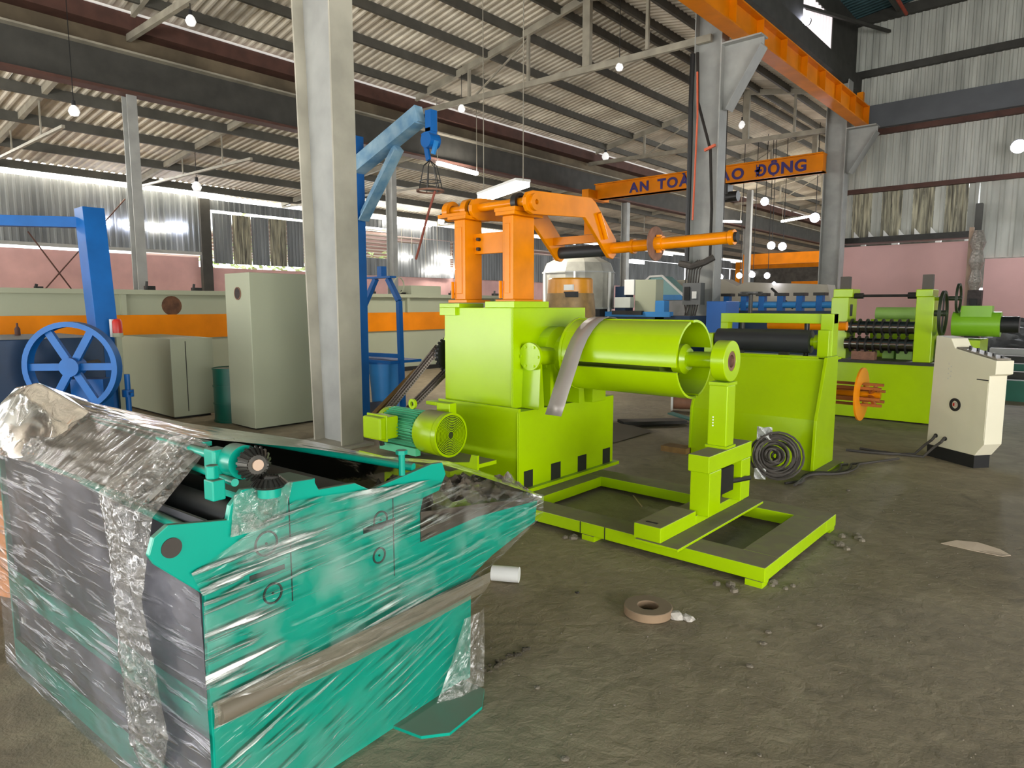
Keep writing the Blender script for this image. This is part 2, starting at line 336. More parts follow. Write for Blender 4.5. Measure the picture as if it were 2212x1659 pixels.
# ---- roof trusses of the middle bay
def truss(y, lab):
    t = T('roof_truss', (-11, y, 7.2), lab, 'roof truss', 'roof trusses of the middle bay')
    zb = 7.18
    P('bottom_chord', MB().bar((-16, y, zb + .05), (-6.5, y, zb - .12), .09, .14), trussm, t)
    P('top_chord', MB().bar((-16, y, 7.6), (-9.6, y, 8.72), .09, .16), trussm, t)
    P('top_chord', MB().bar((-9.6, y, 8.72), (-6.5, y, 8.15), .09, .16), trussm, t)
    for x in (-13.5, -11.4):
        P('strut', MB().bar((x, y, zb), (x, y, 7.6 + (x + 16) * .175), .07), trussm, t)
    P('strut', MB().bar((-9.6, y, zb), (-9.6, y, 8.7), .2, .12), trussm, t)
    P('strut', MB().bar((-8, y, zb), (-8, y, 8.4), .07), trussm, t)
    P('brace', MB().bar((-13.5, y + .05, zb), (-11.4, y + .05, 8.3), .04), trussm, t)
for y, lab in ((5.9, 'nearest pale roof truss, at the top left behind the near column'), (13.6, 'long pale roof truss reaching the second column'), (22.9, 'roof truss ending at the third column, above the lettered crane'),
               (30, 'roof truss with the clear ridge, just beyond the lettered crane'), (37, 'far roof truss, second beyond the lettered crane'), (45, 'furthest roof truss deep in the hall')):
    truss(y, lab)
def rafter(y, lab):
    t = T('side_bay_truss', (-20, y, 5.5), lab, 'roof truss', 'roof trusses of the left bay')
    P('rafter', MB().bar((-24, y, 5.45), (-16.1, y, 6.2), .1, .14), trussm, t)
    P('tie', MB().bar((-24, y, 5.35), (-16.1, y, 5.2), .06), trussm, t)
    P('hanger', MB().bar((-20, y, 5.28), (-20, y, 5.85), .03), trussm, t)
    P('hanger', MB().bar((-17.6, y, 5.2), (-17.6, y, 6.05), .03), trussm, t)
for y, lab in ((4.6, 'pale sloping truss of the left bay at the photo edge'), (8.6, 'pale sloping truss of the left bay beside the thin white post'), (14, 'truss of the left bay above the bright wall opening'), (22, 'truss of the left bay right of the near column'), (30, 'far truss of the left bay')):
    rafter(y, lab)
def wbrace(a, b_, lab): P('wall_brace', MB().bar(a, b_, .05, .03), redbrown, None, label=lab, cat='brace', group='crossed braces on the left wall')
wbrace(onx(60, 500, -23.7), onx(170, 645, -23.7), 'thin rusty brace falling to the right on the pink wall'); wbrace(onx(270, 430, -23.6), onx(75, 650, -23.6), 'thin rusty brace rising to the right on the pink wall')

# ================================================================== COLUMNS
def column(x0, x1, ya, yb, ztop, lab, m1=colmat, m2=galv, br=True, brx=-5.45, tx=0.):
    t = T('steel_column', ((x0 + x1) / 2, (ya + yb) / 2, 0), lab, 'column', 'main columns of the hall'); ym = (ya + yb) / 2
    P('flange', MB().box(x1 - .025, x1, ya, yb, 0, ztop), m1, t, label='flange facing the drum machine')
    P('flange', MB().prism([(x0, 0), (x0 + .025, 0), (x0 + .025 - tx, ztop), (x0 - tx, ztop)], 'y', ya, yb), m1, t)
    P('web', MB().prism([(x0 + .025, 0), (x1 - .025, 0), (x1 - .025, ztop), (x0 + .025 - tx, ztop)], 'y', ym - .012, ym + .012), m2, t, label='pale web of the column')
    P('base_plate', MB().box(x0 - .1, x1 + .1, ya - .08, yb + .08, 0, .03), m1, t)
    if br:
        P('bracket', MB().prism([(x1, 5.6), (x1 + .12, 5.6), (brx, 6.7), (brx, 6.86), (x1, 6.86)], 'y', ym - .015, ym + .015), m2, t)
        P('bracket_flange', MB().box(x1, brx, ya, yb, 6.86, 6.89), m1, t)
        P('bracket_flange', MB().prism([(x1 + .12, 5.58), (brx, 6.68), (brx, 6.7), (x1 + .12, 5.6)], 'y', ya, yb), m1, t)
    return t
column(-6.92, -6.35, 4.33, 4.62, 8.6, 'large pale column standing right behind the wrapped teal machine', br=False, tx=.28)
c2 = column(-6.85, -6.25, 13.55, 13.9, 8.3, 'second steel column, hung with cables and a switch box', galv, galv)
c3 = column(-6.85, -6.25, 22.3, 22.75, 8.3, 'third steel column at the end of the orange beam', galv, galv)
# ---- orange runway beam
rb = T('runway_beam', (-5.8, 14, 6.9), 'orange crane runway beam on brackets high over the green machines', 'beam')
P('web', MB().box(-5.86, -5.84, -8, 22.4, 6.92, 7.42), craneo, rb)
P('flange', MB().box(-6.02, -5.68, -8, 22.4, 6.89, 6.92), craneo, rb)
P('flange', MB().box(-6.0, -5.7, -8, 22.4, 7.42, 7.45), craneo, rb)
P('rail', MB().box(-5.89, -5.81, -8, 22.4, 7.45, 7.52), darksteel, rb)
y = 6.2
while y < 22.4: P('stiffener', MB().box(-5.84, -5.7, y - .01, y + .01, 6.92, 7.42), craneo, rb); y += 1.35
P('end_plate', MB().box(-6.0, -5.68, 22.4, 22.42, 6.89, 7.45), craneo, rb)
P('end_stop', MB().box(-5.95, -5.78, 22.05, 22.2, 7.52, 7.78), craneo, rb)

# ---- lettered crane bridge
cb = T('crane_bridge', (-11, 21.9, 5.9), 'yellow crane bridge girder with large blue lettering', 'crane')
P('girder', MB().box(-15.0, -6.75, 21.9, 22.2, 5.63, 6.16), craneo, cb)
P('flange', MB().box(-15.0, -6.75, 21.82, 22.28, 6.16, 6.2), craneo, cb); P('flange', MB().box(-15.0, -6.75, 21.82, 22.28, 5.63, 5.66), craneo, cb)
P('end_carriage', MB().box(-15.2, -14.9, 21.3, 22.7, 5.6, 5.95), craneo, cb)
P('hoist', MB().box(-10.1, -9.7, 21.85, 22.25, 5.1, 5.6), darksteel, cb); P('hoist_drum', MB().cyl((-10.3, 22, 5.2), (-9.4, 22, 5.2), .17), darksteel, cb)
letm = mat('blue lettering paint', '#33256e', .6)
def glyph(ch):
    cu = bpy.data.curves.new('letter', 'FONT'); cu.body = ch; cu.size = .5; cu.extrude = .004; cu.offset = .018
    t_ = bpy.data.objects.new('letter_curve', cu); COL.objects.link(t_); bpy.context.view_layer.update()
    me = bpy.data.meshes.new_from_object(t_.evaluated_get(bpy.context.evaluated_depsgraph_get())); bpy.data.objects.remove(t_); return me
gl_ = [(None if ch == ' ' else glyph(ch)) for ch in 'AN TOÀN LAO ĐỘNG']; adv = []
for m_ in gl_: adv.append(.3 if m_ is None else max(v.co.x for v in m_.vertices) - min(v.co.x for v in m_.vertices) + .05)
kx = 6.27 / (sum(adv) - .05); x_ = -13.5
for m_, a_ in zip(gl_, adv):
    if m_ is not None:
        m0_ = min(v.co.x for v in m_.vertices)
        for v in m_.vertices: v.co = Vector((x_ + (v.co.x - m0_) * kx, 21.885 - v.co.z, 5.73 + v.co.y * .95)) - ORG[cb.name]
        m_.materials.clear(); m_.materials.append(letm); lo = bpy.data.objects.new('letter', m_); COL.objects.link(lo); lo.parent = cb
    x_ += a_ * kx

# ---- far yellow girders, end wall and far posts
for i, (x0, x1, y, z) in enumerate(((-15.8, -6.8, 38, 3.9), (-15.8, -7, 46, 2.6), (-23.5, -8, 55, 4.6))):
    P('far_girder', MB().box(x0, x1, y, y + .4, z, z + .6).box(x0, x0 + .25, y, y + .35, 0, z).box(x1 - .25, x1, y, y + .35, 0, z), craneo, None, label=['far orange girder seen right of the second column', 'low orange girder at the far end of the hall', 'furthest yellow girder across the hall end'][i], cat='beam', group='far orange girders')
P('wall_far', MB().box(-24, -6.6, 60, 60.2, 0, 2.6).box(-24, -6.6, 60, 60.2, 2.9, 9).box(-6.6, 8, 60, 60.2, 0, 9), mat('far wall', '#6b675f', .8, var=.4), kind='structure')
for i, (x, y) in enumerate(((-6.6, 31), (-6.6, 40), (-6.6, 49), (-11.3, 45), (-13.5, 33))):
    P('far_post', MB().box(x - .12, x + .12, y - .12, y + .12, 0, 7.2), galv, None, label=['slim far post in line with the columns, nearest beyond the third column', 'slim far post in line with the columns, second beyond the third', 'slim far post in line with the columns, at the hall end', 'slim post standing mid bay at the hall end', 'slim post mid bay behind the white cooling tank'][i], cat='column', group='far slim posts')

# ================================================================== DECOILER
sk = T('skid_frame', (-2.5, 4.4, 0), 'long low lime green floor frame with dusty top under the drum machine', 'frame')
P('side_rail', MB().box(-4.7, -1.34, 3.7, 3.92, .035, .12), limed, sk, bevel=.004)
P('side_rail', MB().box(-4.7, -1.34, 4.82, 5.04, .035, .12), limed, sk, bevel=.004)
P('end_rail', MB().box(-1.56, -1.341, 3.92, 4.82, .035, .12), limed, sk, bevel=.004)
P('cross_rail', MB().box(-3.4, -3.2, 3.92, 4.82, .035, .118), limed, sk)
for x, y in ((-1.40, 3.74), (-1.40, 5.0), (-2.55, 3.74), (-3.2, 5.0)):
    P('foot', MB().box(x - .05, x + .05, y - .05, y + .05, 0, .036), limed, sk)
for x in (-2.42, -2.62): P('weld_seam', MB().box(x - .003, x + .003, 3.697, 3.7, .035, .12), darksteel, sk)
for i, (x, y) in enumerate(((-1.28, 3.83), (-1.2, 4.98), (-2.68, 3.62), (-1.5, 3.6), (-1.22, 4.7))):
    mb = MB()
    for k in range(5):
        cx_, cy_ = x + RN.uniform(-.07, .07), y + RN.uniform(-.06, .06); r = RN.uniform(.012, .03)
        mb.lathe([(0, 0), (r, .0), (r * .9, r * .6), (0, r)], (cx_, cy_, 0), (RN.uniform(-.2, .2), 0, 1), 6)
    P('packing_rubble', mb, concrete, None, label=['broken packing pieces by the near corner of the lime floor frame', 'rubble bits at the far corner of the lime floor frame', 'crumbled chips under the left part of the lime floor rail', 'chips below the near lime floor rail end', 'small scraps beside the end rail of the lime frame'][i], cat='rubble', group='rubble around the lime floor frame')

dc = T('decoiler', (-3.85, 4.6, .12), 'lime green decoiler housing carrying a large split drum', 'machine')
P('base_box', MB().box(-4.3, -3.38, 3.93, 5.28, .15, .775), lime, dc, bevel=.004)
P('base_flange', MB().box(-4.32, -3.34, 3.9, 5.33, .12, .15), lime, dc)
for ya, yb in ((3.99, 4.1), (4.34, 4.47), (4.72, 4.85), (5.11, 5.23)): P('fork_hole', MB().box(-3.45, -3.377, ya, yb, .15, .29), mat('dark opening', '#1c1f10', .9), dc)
P('top_rim', MB().box(-4.3, -3.38, 3.925, 3.95, .77, .8), lime, dc)
P('gear_housing', MB().box(-4.28, -3.5, 3.99, 4.98, .78, 1.585), lime, dc, bevel=.005, label='tall lime gear housing with splashed paint')
P('post_pad', MB().box(-4.31, -4.07, 3.96, 4.26, 1.585, 1.62).box(-4.31, -4.12, 3.96, 4.0, 1.52, 1.585), lime, dc, bevel=.003)
P('post_pad', MB().box(-3.77, -3.46, 3.96, 4.4, 1.585, 1.635), lime, dc, bevel=.003)
P('weld_bead', MB().cyl((-3.505, 3.985, .78), (-3.505, 3.985, 1.58), .004, n=6), lime, dc); P('weld_bead', MB().cyl((-3.39, 3.925, .16), (-3.39, 3.925, .77), .005, n=6), lime, dc)
P('eye_tab', MB().bar((-4.33, 4.05, 1.3), (-4.3, 4.05, 1.38), .02, .03), lime, dc)
g_ = P('shaft_boss', MB().cyl((-3.4, 4.1, 1.2), (-3.4, 4.42, 1.19), .075, n=24), lime, dc, smooth=True)
P('boss_flange', MB().cyl((-3.4, 4.08, 1.2), (-3.4, 4.11, 1.2), .11, n=28), lime, g_, smooth=True)
P('boss_flange', MB().cyl((-3.4, 4.4, 1.19), (-3.4, 4.43, 1.19), .12, n=28), lime, g_, smooth=True)
mb = MB()
for k in range(6):
    a = k * math.pi / 3; mb.cyl((-3.4 + .085 * math.cos(a), 4.07, 1.2 + .085 * math.sin(a)), (-3.4 + .085 * math.cos(a), 4.083, 1.2 + .085 * math.sin(a)), .012, n=6)
P('bolt_circle', mb, lime, g_)
P('gusset', MB().prism([(4.1, .78), (4.17, .78), (4.14, 1.14), (4.12, 1.14)], 'x', -3.5, -3.32), lime, dc)
P('gusset', MB().prism([(4.3, .78), (4.34, .78), (4.34, 1.14), (4.3, 1.14)], 'x', -3.5, -3.36), lime, dc)
P('gusset', MB().prism([(4.62, .78), (4.7, .78), (4.66, 1.1), (4.6, 1.1)], 'x', -3.5, -3.3), lime, dc)
P('shaft_bearing', MB().lathe([(.23, 0), (.23, .1), (.17, .14), (.15, .3)], (-3.5, 4.5, 1.2), (1, 0, 0), 30), lime, dc, smooth=True)
P('support_block', MB().box(-3.5, -3.25, 4.75, 4.95, .775, .95), lime, dc, bevel=.004)
P('edge_block', MB().box(-3.46, -3.38, 5.0, 5.1, .775, .83), lime, dc)
# drum
DX0, DX1, DY, DZ = -3.22, -2.2, 4.5, 1.215
dm = P('drum_shaft', MB().cyl((-3.4, DY, DZ), (-1.98, DY, DZ), .055, n=24).lathe([(.11, 0), (.11, .07), (.08, .1)], (-2.34, DY, DZ), (1, 0, 0), 24), lime, dc, smooth=True)
P('drum_hub', MB().cyl((-3.3, DY, DZ), (-2.42, DY, DZ), .14, n=28), mat('dark green paint', '#49570f', .5), dm, smooth=True)
RO, RI = .285, .268
for k in range(4):
    a0 = math.radians(192 + 4 + 90 * k) ; a1 = math.radians(192 + 86 + 90 * k); n = 20; poly = []
    for q in range(n + 1): a = a0 + (a1 - a0) * q / n; poly.append((DY + RO * math.cos(a), DZ + RO * math.sin(a)))
    for q in range(n, -1, -1): a = a0 + (a1 - a0) * q / n; poly.append((DY + RI * math.cos(a), DZ + RI * math.sin(a)))
    mb = MB(); m_ = len(poly)
    ends = [(i, i + 1, m_ - 2 - i, m_ - 1 - i) for i in range(n)]
    vs = [(DX0, p[0], p[1]) for p in poly] + [(DX1, p[0], p[1]) for p in poly]
    mb.add(vs, [(i, (i + 1) % m_, m_ + (i + 1) % m_, m_ + i) for i in range(m_)] + ends + [tuple(m_ + j for j in f) for f in ends])
    o = P('drum_leaf', mb, lime, dc, smooth=True)
    am = (a0 + a1) / 2; c_ = Vector((0, math.cos(am), math.sin(am)))
    P('leaf_strut', MB().bar(Vector((-2.5, DY, DZ)) + c_ * .1, Vector((-2.5, DY, DZ)) + c_ * .27, .12, .03).bar(Vector((-3.1, DY, DZ)) + c_ * .1, Vector((-3.1, DY, DZ)) + c_ * .27, .12, .03), mat('dark green paint', '#49570f', .5), o)
P('drum_flange', MB().ring((-3.2, DY, DZ), (1, 0, 0), .292, .2, .02, 40), lime, dc, smooth=True)

# sprocket & chain behind the housing, down to the motor
P('sprocket', MB().ring((-4.38, 4.12, 1.17), (1, 0, 0), .135, .03, .03, 24), black, dc)
mb = MB()
for k in range(24):
    a = k * math.pi / 12; mb.bar((-4.38, 4.12 + .13 * math.cos(a), 1.17 + .13 * math.sin(a)), (-4.38, 4.12 + .155 * math.cos(a), 1.17 + .155 * math.sin(a)), .02, .018)
P('sprocket_teeth', mb, black, dc, kind='stuff')
mb = MB()
A, B = Vector((-4.42, 4.12, 1.17)), Vector((-4.62, 3.62, .62)); d = (B - A).normalized(); nn = Vector((0, -d.z, d.y)).normalized()
for off in (.14, -.1):
    n_ = 34
    for k in range(n_):
        p = A + nn * off + (B + nn * off * .6 - A - nn * off) * (k / n_); e = d * .019
        for sx in (-.036, .0, .036): mb.bar(p - e * .8 + Vector((sx, 0, 0)), p + e * .8 + Vector((sx, 0, 0)), .007, .03)
        mb.cyl(p - Vector((.044, 0, 0)), p + Vector((.044, 0, 0)), .008, n=6)
P('drive_chain', mb, mat('oily chain', '#5a5048', .4, .4, var=.4, dust=.6), dc, kind='stuff')

# ---- hold-down arm assembly
ha = T('press_arm', (-3.9, 4.2, 1.62), 'glossy orange twin post press arm with a long tube, on top of the green housing', 'press arm')
for x0, x1, y0, y1, nm in ((-4.16, -4.04, 4.0, 4.21, 'a'), (-3.67, -3.56, 4.06, 4.33, 'b')):
    P('post', MB().box(x0, x1, y0, y1, 1.65, 2.31), orange, ha, bevel=.006)
    P('foot_plate', MB().box(x0 - .05, x1 + .05, y0 - .03, y1 + .05, 1.625, 1.65), orange, ha, bevel=.003)
    P('cap_plate', MB().box(x0 - .04, x1 + .05, y0 - .04, y1 + .05, 2.31, 2.34), orange, ha, bevel=.003)
    P('groove_cover', MB().box(x0 + .03, x1 - .03, y0 - .008, y0, 1.7, 2.25), orange, ha, bevel=.003)
    P('web', MB().bar((x0 - .01, y0 - .012, 1.66), (x0 - .01, y0 - .012, 1.8), .01, .03), orange, ha)
P('cross_plate', MB().box(-4.05, -3.7, 4.12, 4.16, 2.03, 2.2), orange, ha, bevel=.003)
mb = MB()
for z in (2.07, 2.15): mb.cyl((-3.98, 4.09, z), (-3.98, 4.13, z), .016, n=6)
P('bolts', mb, darksteel, ha)
P('pivot_shaft', MB().cyl((-4.35, 4.12, 2.41), (-3.4, 4.12, 2.41), .036, n=24), orange, ha, smooth=True)
for x in (-4.32, -4.1): P('pivot_bearing', MB().ring((x, 4.12, 2.405), (1, 0, 0), .085, .05, .06), orange, ha, smooth=True)
P('shaft_collar', MB().ring((-4.03, 4.12, 2.41), (1, 0, 0), .07, .05, .03), darksteel, ha, smooth=True)
P('shaft_collar', MB().ring((-3.55, 4.12, 2.41), (1, 0, 0), .075, .05, .05), darksteel, ha, smooth=True)
P('bearing_pad', MB().box(-4.36, -4.02, 4.0, 4.24, 2.34, 2.37), orange, ha); P('bearing_pad', MB().box(-3.72, -3.5, 4.02, 4.3, 2.34, 2.37), orange, ha)
def armpoly(r=.1):
    c = (4.1, 2.43); P_ = []
    for k in range(9): a = math.radians(90 + 22.5 * k); P_.append((c[0] + r * math.cos(a), c[1] + r * math.sin(a)))
    P_ = [(4.1, 2.485), (4.04, 2.465), (4.01, 2.42), (4.01, 2.37), (4.04, 2.325), (4.1, 2.305), (4.80, 2.345), (5.13, 2.07), (5.18, 2.03), (5.24, 2.02), (5.29, 2.06), (5.3, 2.13), (5.28, 2.2), (4.95, 2.49), (4.88, 2.52)]
    return P_
for x0, x1 in ((-3.42, -3.385), (-4.0, -3.965)):
    P('bent_arm', MB().prism(armpoly(), 'x', x0, x1), orange, ha, bevel=.004)
P('arm_boss', MB().ring((-3.37, 4.11, 2.395), (1, 0, 0), .065, .02, .03), orange, ha, smooth=True)
P('tie_bar', MB().bar((-3.97, 5.12, 2.2), (-3.42, 5.12, 2.2), .05, .07), orange, ha)
P('rubber_roller', MB().cyl((-3.96, 5.22, 2.1), (-3.42, 5.22, 2.1), .055, n=24), rubber, ha, smooth=True)
P('cylinder_rod', MB().cyl((-3.37, 4.98, 2.4), (-3.37, 5.1, 2.19), .022, n=12), orange, ha, smooth=True)
c = ony(1273, 487, 5.1); P('bracket_plate', MB().box(c.x - .05, c.x + .05, 5.09, 5.1, c.z - .08, c.z + .09), craneo, ha)
P('press_tube', MB().cyl((-3.42, 5.23, 2.115), (-2.28, 5.23, 2.14), .05, n=24), orange, ha, smooth=True)
P('tube_collar', MB().ring((-3.17, 5.23, 2.12), (1, 0, 0), .064, .045, .03), orange, ha, smooth=True)
P('guide_disc', MB().ring((-2.95, 5.23, 2.13), (1, 0, 0), .145, .05, .012, 36), rust, ha, smooth=True)
P('disc_hub', MB().ring((-2.91, 5.23, 2.13), (1, 0, 0), .062, .045, .07).box(-2.93, -2.89, 5.2, 5.23, 2.05, 2.2), orange, ha)
P('tube_end', MB().lathe([(.05, 0), (.06, .01), (.06, .05), (.03, .05), (.03, .01)], (-2.3, 5.23, 2.139), (1, 0, .02), 20), orange, ha, smooth=True)
P('rubber_plug', MB().cyl((-2.262, 5.23, 2.14), (-2.225, 5.23, 2.14), .04, n=10), black, ha)

# ---- steel strip resting over the drum
mb = MB(); pts = [(4.66, DZ + .262), (4.58, DZ + .285), (4.5, DZ + .293), (4.42, DZ + .283), (4.34, DZ + .25), (4.27, DZ + .2), (4.2, DZ + .13), (4.14, DZ + .04), (4.09, DZ - .06), (4.04, DZ - .16), (3.99, DZ - .26), (3.95, DZ - .35), (3.91, DZ - .43)]
xs = [-3.0 - .0 * i for i in range(len(pts))]; vs = []
for i, (y, z) in enumerate(pts):
    sh = -.03 * max(0, i - 4) / 8
    for dx, dz in ((-.075, 0), (.075, 0)): vs.append((-3.0 + sh + dx, y, z + .006))
fs = [(2 * i, 2 * i + 1, 2 * i + 3, 2 * i + 2) for i in range(len(pts) - 1)]
stp = P('steel_strip', MB().add(vs, fs), steel, None, smooth=True, label='curved grey steel strip hanging over the lime drum', cat='steel strip')
so = stp.modifiers.new('t', 'SOLIDIFY'); so.thickness = .004

# ---- outboard support
ob = T('outboard_support', (-1.95, 4.3, .12), 'lime pedestal with ring bearing holding the outer drum shaft end', 'support stand')
P('base_plate', MB().box(-2.13, -1.83, 3.6, 4.95, .121, .138), limed, ob, bevel=.003)
P('channel_block', MB().box(-2.15, -1.96, 3.62, 4.1, .138, .235), limed, ob, bevel=.005)
P('slot', MB().box(-2.1, -2.02, 3.68, 3.7, .2, .237), black, ob)
P('channel_block', MB().box(-2.15, -1.96, 4.1, 4.9, .138, .2), limed, ob, bevel=.005)
P('near_leg', MB().box(-2.02, -1.88, 4.12, 4.3, .2, .5), lime, ob, bevel=.005)
P('far_leg', MB().box(-2.02, -1.88, 4.64, 4.8, .2, .5), lime, ob, bevel=.005)
P('bridge_block', MB().box(-2.03, -1.88, 4.1, 4.81, .5, .615), limed, ob, bevel=.005)
P('clamp_screw', MB().box(-1.98, -1.9, 4.34, 4.55, .3, .48).cyl((-1.95, 4.5, .35), (-1.85, 4.72, .36), .018, n=8), darksteel, ob)
P('column', MB().box(-2.04, -1.9, 4.4, 4.53, .63, 1.055), lime, ob, bevel=.008)
P('column_plate', MB().box(-2.05, -1.89, 4.39, 4.54, .615, .632), lime, ob)
P('column_plate', MB().box(-2.04, -1.9, 4.4, 4.55, 1.055, 1.075), lime, ob)
P('bearing_ring', MB().ring((-1.97, 4.5, 1.218), (1, 0, 0), .143, .068, .1, 40), lime, ob, smooth=True, bevel=.004)
P('bearing', MB().ring((-1.96, 4.5, 1.218), (1, 0, 0), .07, .045, .07, 32), rust, ob, smooth=True)
P('shaft_end', MB().cyl((-2.0, 4.5, 1.218), (-1.945, 4.5, 1.218), .046, n=24), redbrown, ob, smooth=True)
mb = MB()
for k in range(4): mb.cyl((-2.0, 4.398, .83 - k * .02), (-2.0, 4.403, .83 - k * .02), .006, n=6)
P('bolt_heads', mb, white, ob)

# ---- motor
mo = T('electric_motor', (-4.1, 3.52, .4), 'lime and mint finned electric motor with round fan cover beside the green housing', 'motor')
MY, MZ = 3.5, .615
P('fan_cover', MB().lathe([(.15, 0), (.172, .03), (.172, .24), (.158, .27)], (-3.98, MY, MZ), (1, 0, 0), 40), limed, mo, smooth=True)
mb = MB()
for k in range(10): mb.ring((-3.7, MY, MZ), (1, 0, 0), .034 + k * .0125, .029 + k * .0125, .008, 36)
P('fan_grille', mb, lime, mo)
P('grille_shade', MB().cyl((-3.7095, MY, MZ), (-3.7055, MY, MZ), .152, n=36), mat('shaded olive', '#2f3a0c', .9), mo)  # dark disc puts the shade behind the grille into its colour
P('motor_body', MB().cyl((-4.42, MY, MZ), (-3.98, MY, MZ), .135, n=32), mint, mo, smooth=True)
fin = P('cooling_fin', MB().box(-4.38, -3.99, -.003, .003, .132, .158), mint, mo)
for v in fin.data.vertices: v.co = v.co + ORG[mo.name]
fin.location = Vector((-0, MY, MZ)) - ORG[mo.name]
for k in range(1, 36):
    o = fin.copy(); COL.objects.link(o); o.rotation_euler = (2 * math.pi * k / 36, 0, 0)
P('end_bell', MB().lathe([(.15, 0), (.15, .05), (.1, .09), (.04, .1)], (-4.40, MY, MZ), (-1, 0, 0), 32), lime, mo, smooth=True)
P('terminal_box', MB().box(-4.38, -4.16, MY - .32, MY - .13, MZ - .06, MZ + .12), lime, mo, bevel=.015)
P('box_lid', MB().box(-4.395, -4.145, MY - .265, MY - .25, MZ - .075, MZ + .135), lime, mo, bevel=.005)
P('cable_gland', MB().cyl((-4.3, MY - .2, MZ - .07), (-4.3, MY - .19, MZ - .13), .02, n=10), darksteel, mo)
P('lifting_eye', MB().ring((-4.14, MY, MZ + .2), (0, 1, 0), .042, .02, .02, 20), lime, mo, smooth=True)
P('cover_rim', MB().ring((-3.72, MY, MZ), (1, 0, 0), .172, .155, .05, 40), lime, mo, smooth=True)
P('foot_rail', MB().box(-4.4, -3.95, MY - .14, MY - .09, MZ - .18, MZ - .12), mint, mo)
P('foot_rail', MB().box(-4.4, -3.95, MY + .09, MY + .14, MZ - .18, MZ - .12), mint, mo)
P('mount_plate', MB().box(-4.6, -3.5, MY - .2, MY + .3, .37, .4), limed, dc)
P('mount_side', MB().prism([(-4.5, .05), (-3.4, .05), (-3.4, .5), (-3.46, .5), (-3.48, .44), (-3.9, .37), (-4.5, .37)], 'y', MY - .02, MY), lime, dc)
P('guard_tab', MB().box(-3.99, -3.84, 3.62, 3.7, .72, .83).box(-4.12, -3.99, 3.62, 3.7, .8, .83), lime, dc, bevel=.006)

# ================================================================== TABLE STAND with rubber roller
ts = T('feed_stand', (-2.5, 7.1, 0), 'lime green sheet metal stand with fat black roller and top frame', 'machine')
P('front_plate', MB().prism([(6.72, 0), (6.74, 0), (6.76, .5), (6.98, 1.06), (6.96, 1.06), (6.74, .5)], 'x', -3.3, -2.03), lime, ts)
P('side_plate', MB().prism([(6.67, 0), (7.28, 0), (7.28, 1.1), (6.93, 1.1), (6.7, .5)], 'x', -2.03, -2.0), lime, ts, bevel=.003)
P('side_plate', MB().prism([(6.7, 0), (7.28, 0), (7.28, 1.08), (6.95, 1.08), (6.72, .5)], 'x', -3.32, -3.3), lime, ts)
P('base_flange', MB().box(-2.04, -1.9, 6.7, 7.3, 0, .02), limed, ts)
P('table_top', MB().box(-3.3, -2.03, 6.96, 7.5, 1.05, 1.075), lime, ts)
P('roller', MB().cyl((-3.22, 7.16, 1.235), (-2.23, 7.16, 1.235), .118, n=36), rubber, ts, smooth=True, label='dusty black rubber roller')
P('roller_shaft', MB().cyl((-2.23, 7.16, 1.235), (-2.1, 7.16, 1.235), .045, n=16).ring((-2.17, 7.16, 1.235), (1, 0, 0), .075, .04, .04), lime, ts, smooth=True)
P('bearing_block', MB().box(-2.14, -2.03, 7.05, 7.27, 1.08, 1.36), lime, ts, bevel=.006)
P('bearing_block', MB().box(-3.34, -3.24, 7.05, 7.27, 1.08, 1.3), lime, ts, bevel=.006)
P('top_beam', MB().box(-3.2, -2.02, 7.15, 7.28, 1.42, 1.52), lime, ts, bevel=.004)
P('beam_leg', MB().box(-3.2, -3.12, 7.15, 7.28, 1.3, 1.42), lime, ts, bevel=.004)
P('beam_leg', MB().box(-2.14, -2.02, 7.13, 7.3, 1.08, 1.52), lime, ts, bevel=.004)
for x in (-2.98, -2.3): P('spindle', MB().cyl((x, 7.22, 1.05), (x, 7.22, 1.42), .025, n=12), darksteel, ts)
P('spindle_screw', MB().cyl((-2.9, 7.22, 1.5), (-2.9, 7.22, 1.72), .022, n=12), darksteel, ts)
P('hand_wheel', MB().ring((-2.9, 7.22, 1.74), (0, 0, 1), .12, .1, .02).box(-3.01, -2.79, 7.21, 7.23, 1.72, 1.74).box(-2.91, -2.89, 7.11, 7.33, 1.72, 1.74), darksteel, ts)
P('low_rail', MB().box(-3.3, -2.1, 6.98, 7.0, 1.075, 1.1), lime, ts)
P('clamp', MB().box(-2.97, -2.9, 7.0, 7.1, 1.075, 1.13), darksteel, ts); P('clamp', MB().box(-2.5, -2.42, 7.0, 7.1, 1.075, 1.13), darksteel, ts)

# ================================================================== SLITTER
sl = T('slitting_machine', (-2.2, 10.9, 0), 'lime green slitting machine with two rows of round cutting discs', 'machine')
P('base_box', MB().box(-3.25, -1.66, 10.4, 11.6, .02, .8), lime, sl, bevel=.005)
P('base_top', MB().box(-3.3, -1.6, 10.35, 11.65, .8, .84), darksteel, sl)
P('housing', MB().box(-3.02, -2.79, 10.5, 10.95, .84, 1.72), lime, sl, bevel=.008)
P('housing', MB().box(-1.93, -1.72, 10.45, 10.95, .84, 1.72), lime, sl, bevel=.008)
P('housing_window', MB().box(-2.79, -2.785, 10.6, 10.72, 1.45, 1.62), black, sl)
P('housing_cap', MB().box(-3.0, -2.74, 10.5, 10.9, 1.72, 1.84), lime, sl, bevel=.01)
P('housing_cap', MB().box(-1.95, -1.75, 10.5, 10.9, 1.72, 1.82), lime, sl, bevel=.01)
for x in (-2.88, -1.84): P('screw_cap', MB().box(x - .06, x + .06, 10.6, 10.72, 1.82, 2.02), mat('brown cover', '#4a443c', .6), sl)
sh = P('cross_shaft', MB().cyl((-2.74, 10.6, 1.74), (-1.95, 10.6, 1.74), .02, n=10), darksteel, sl)
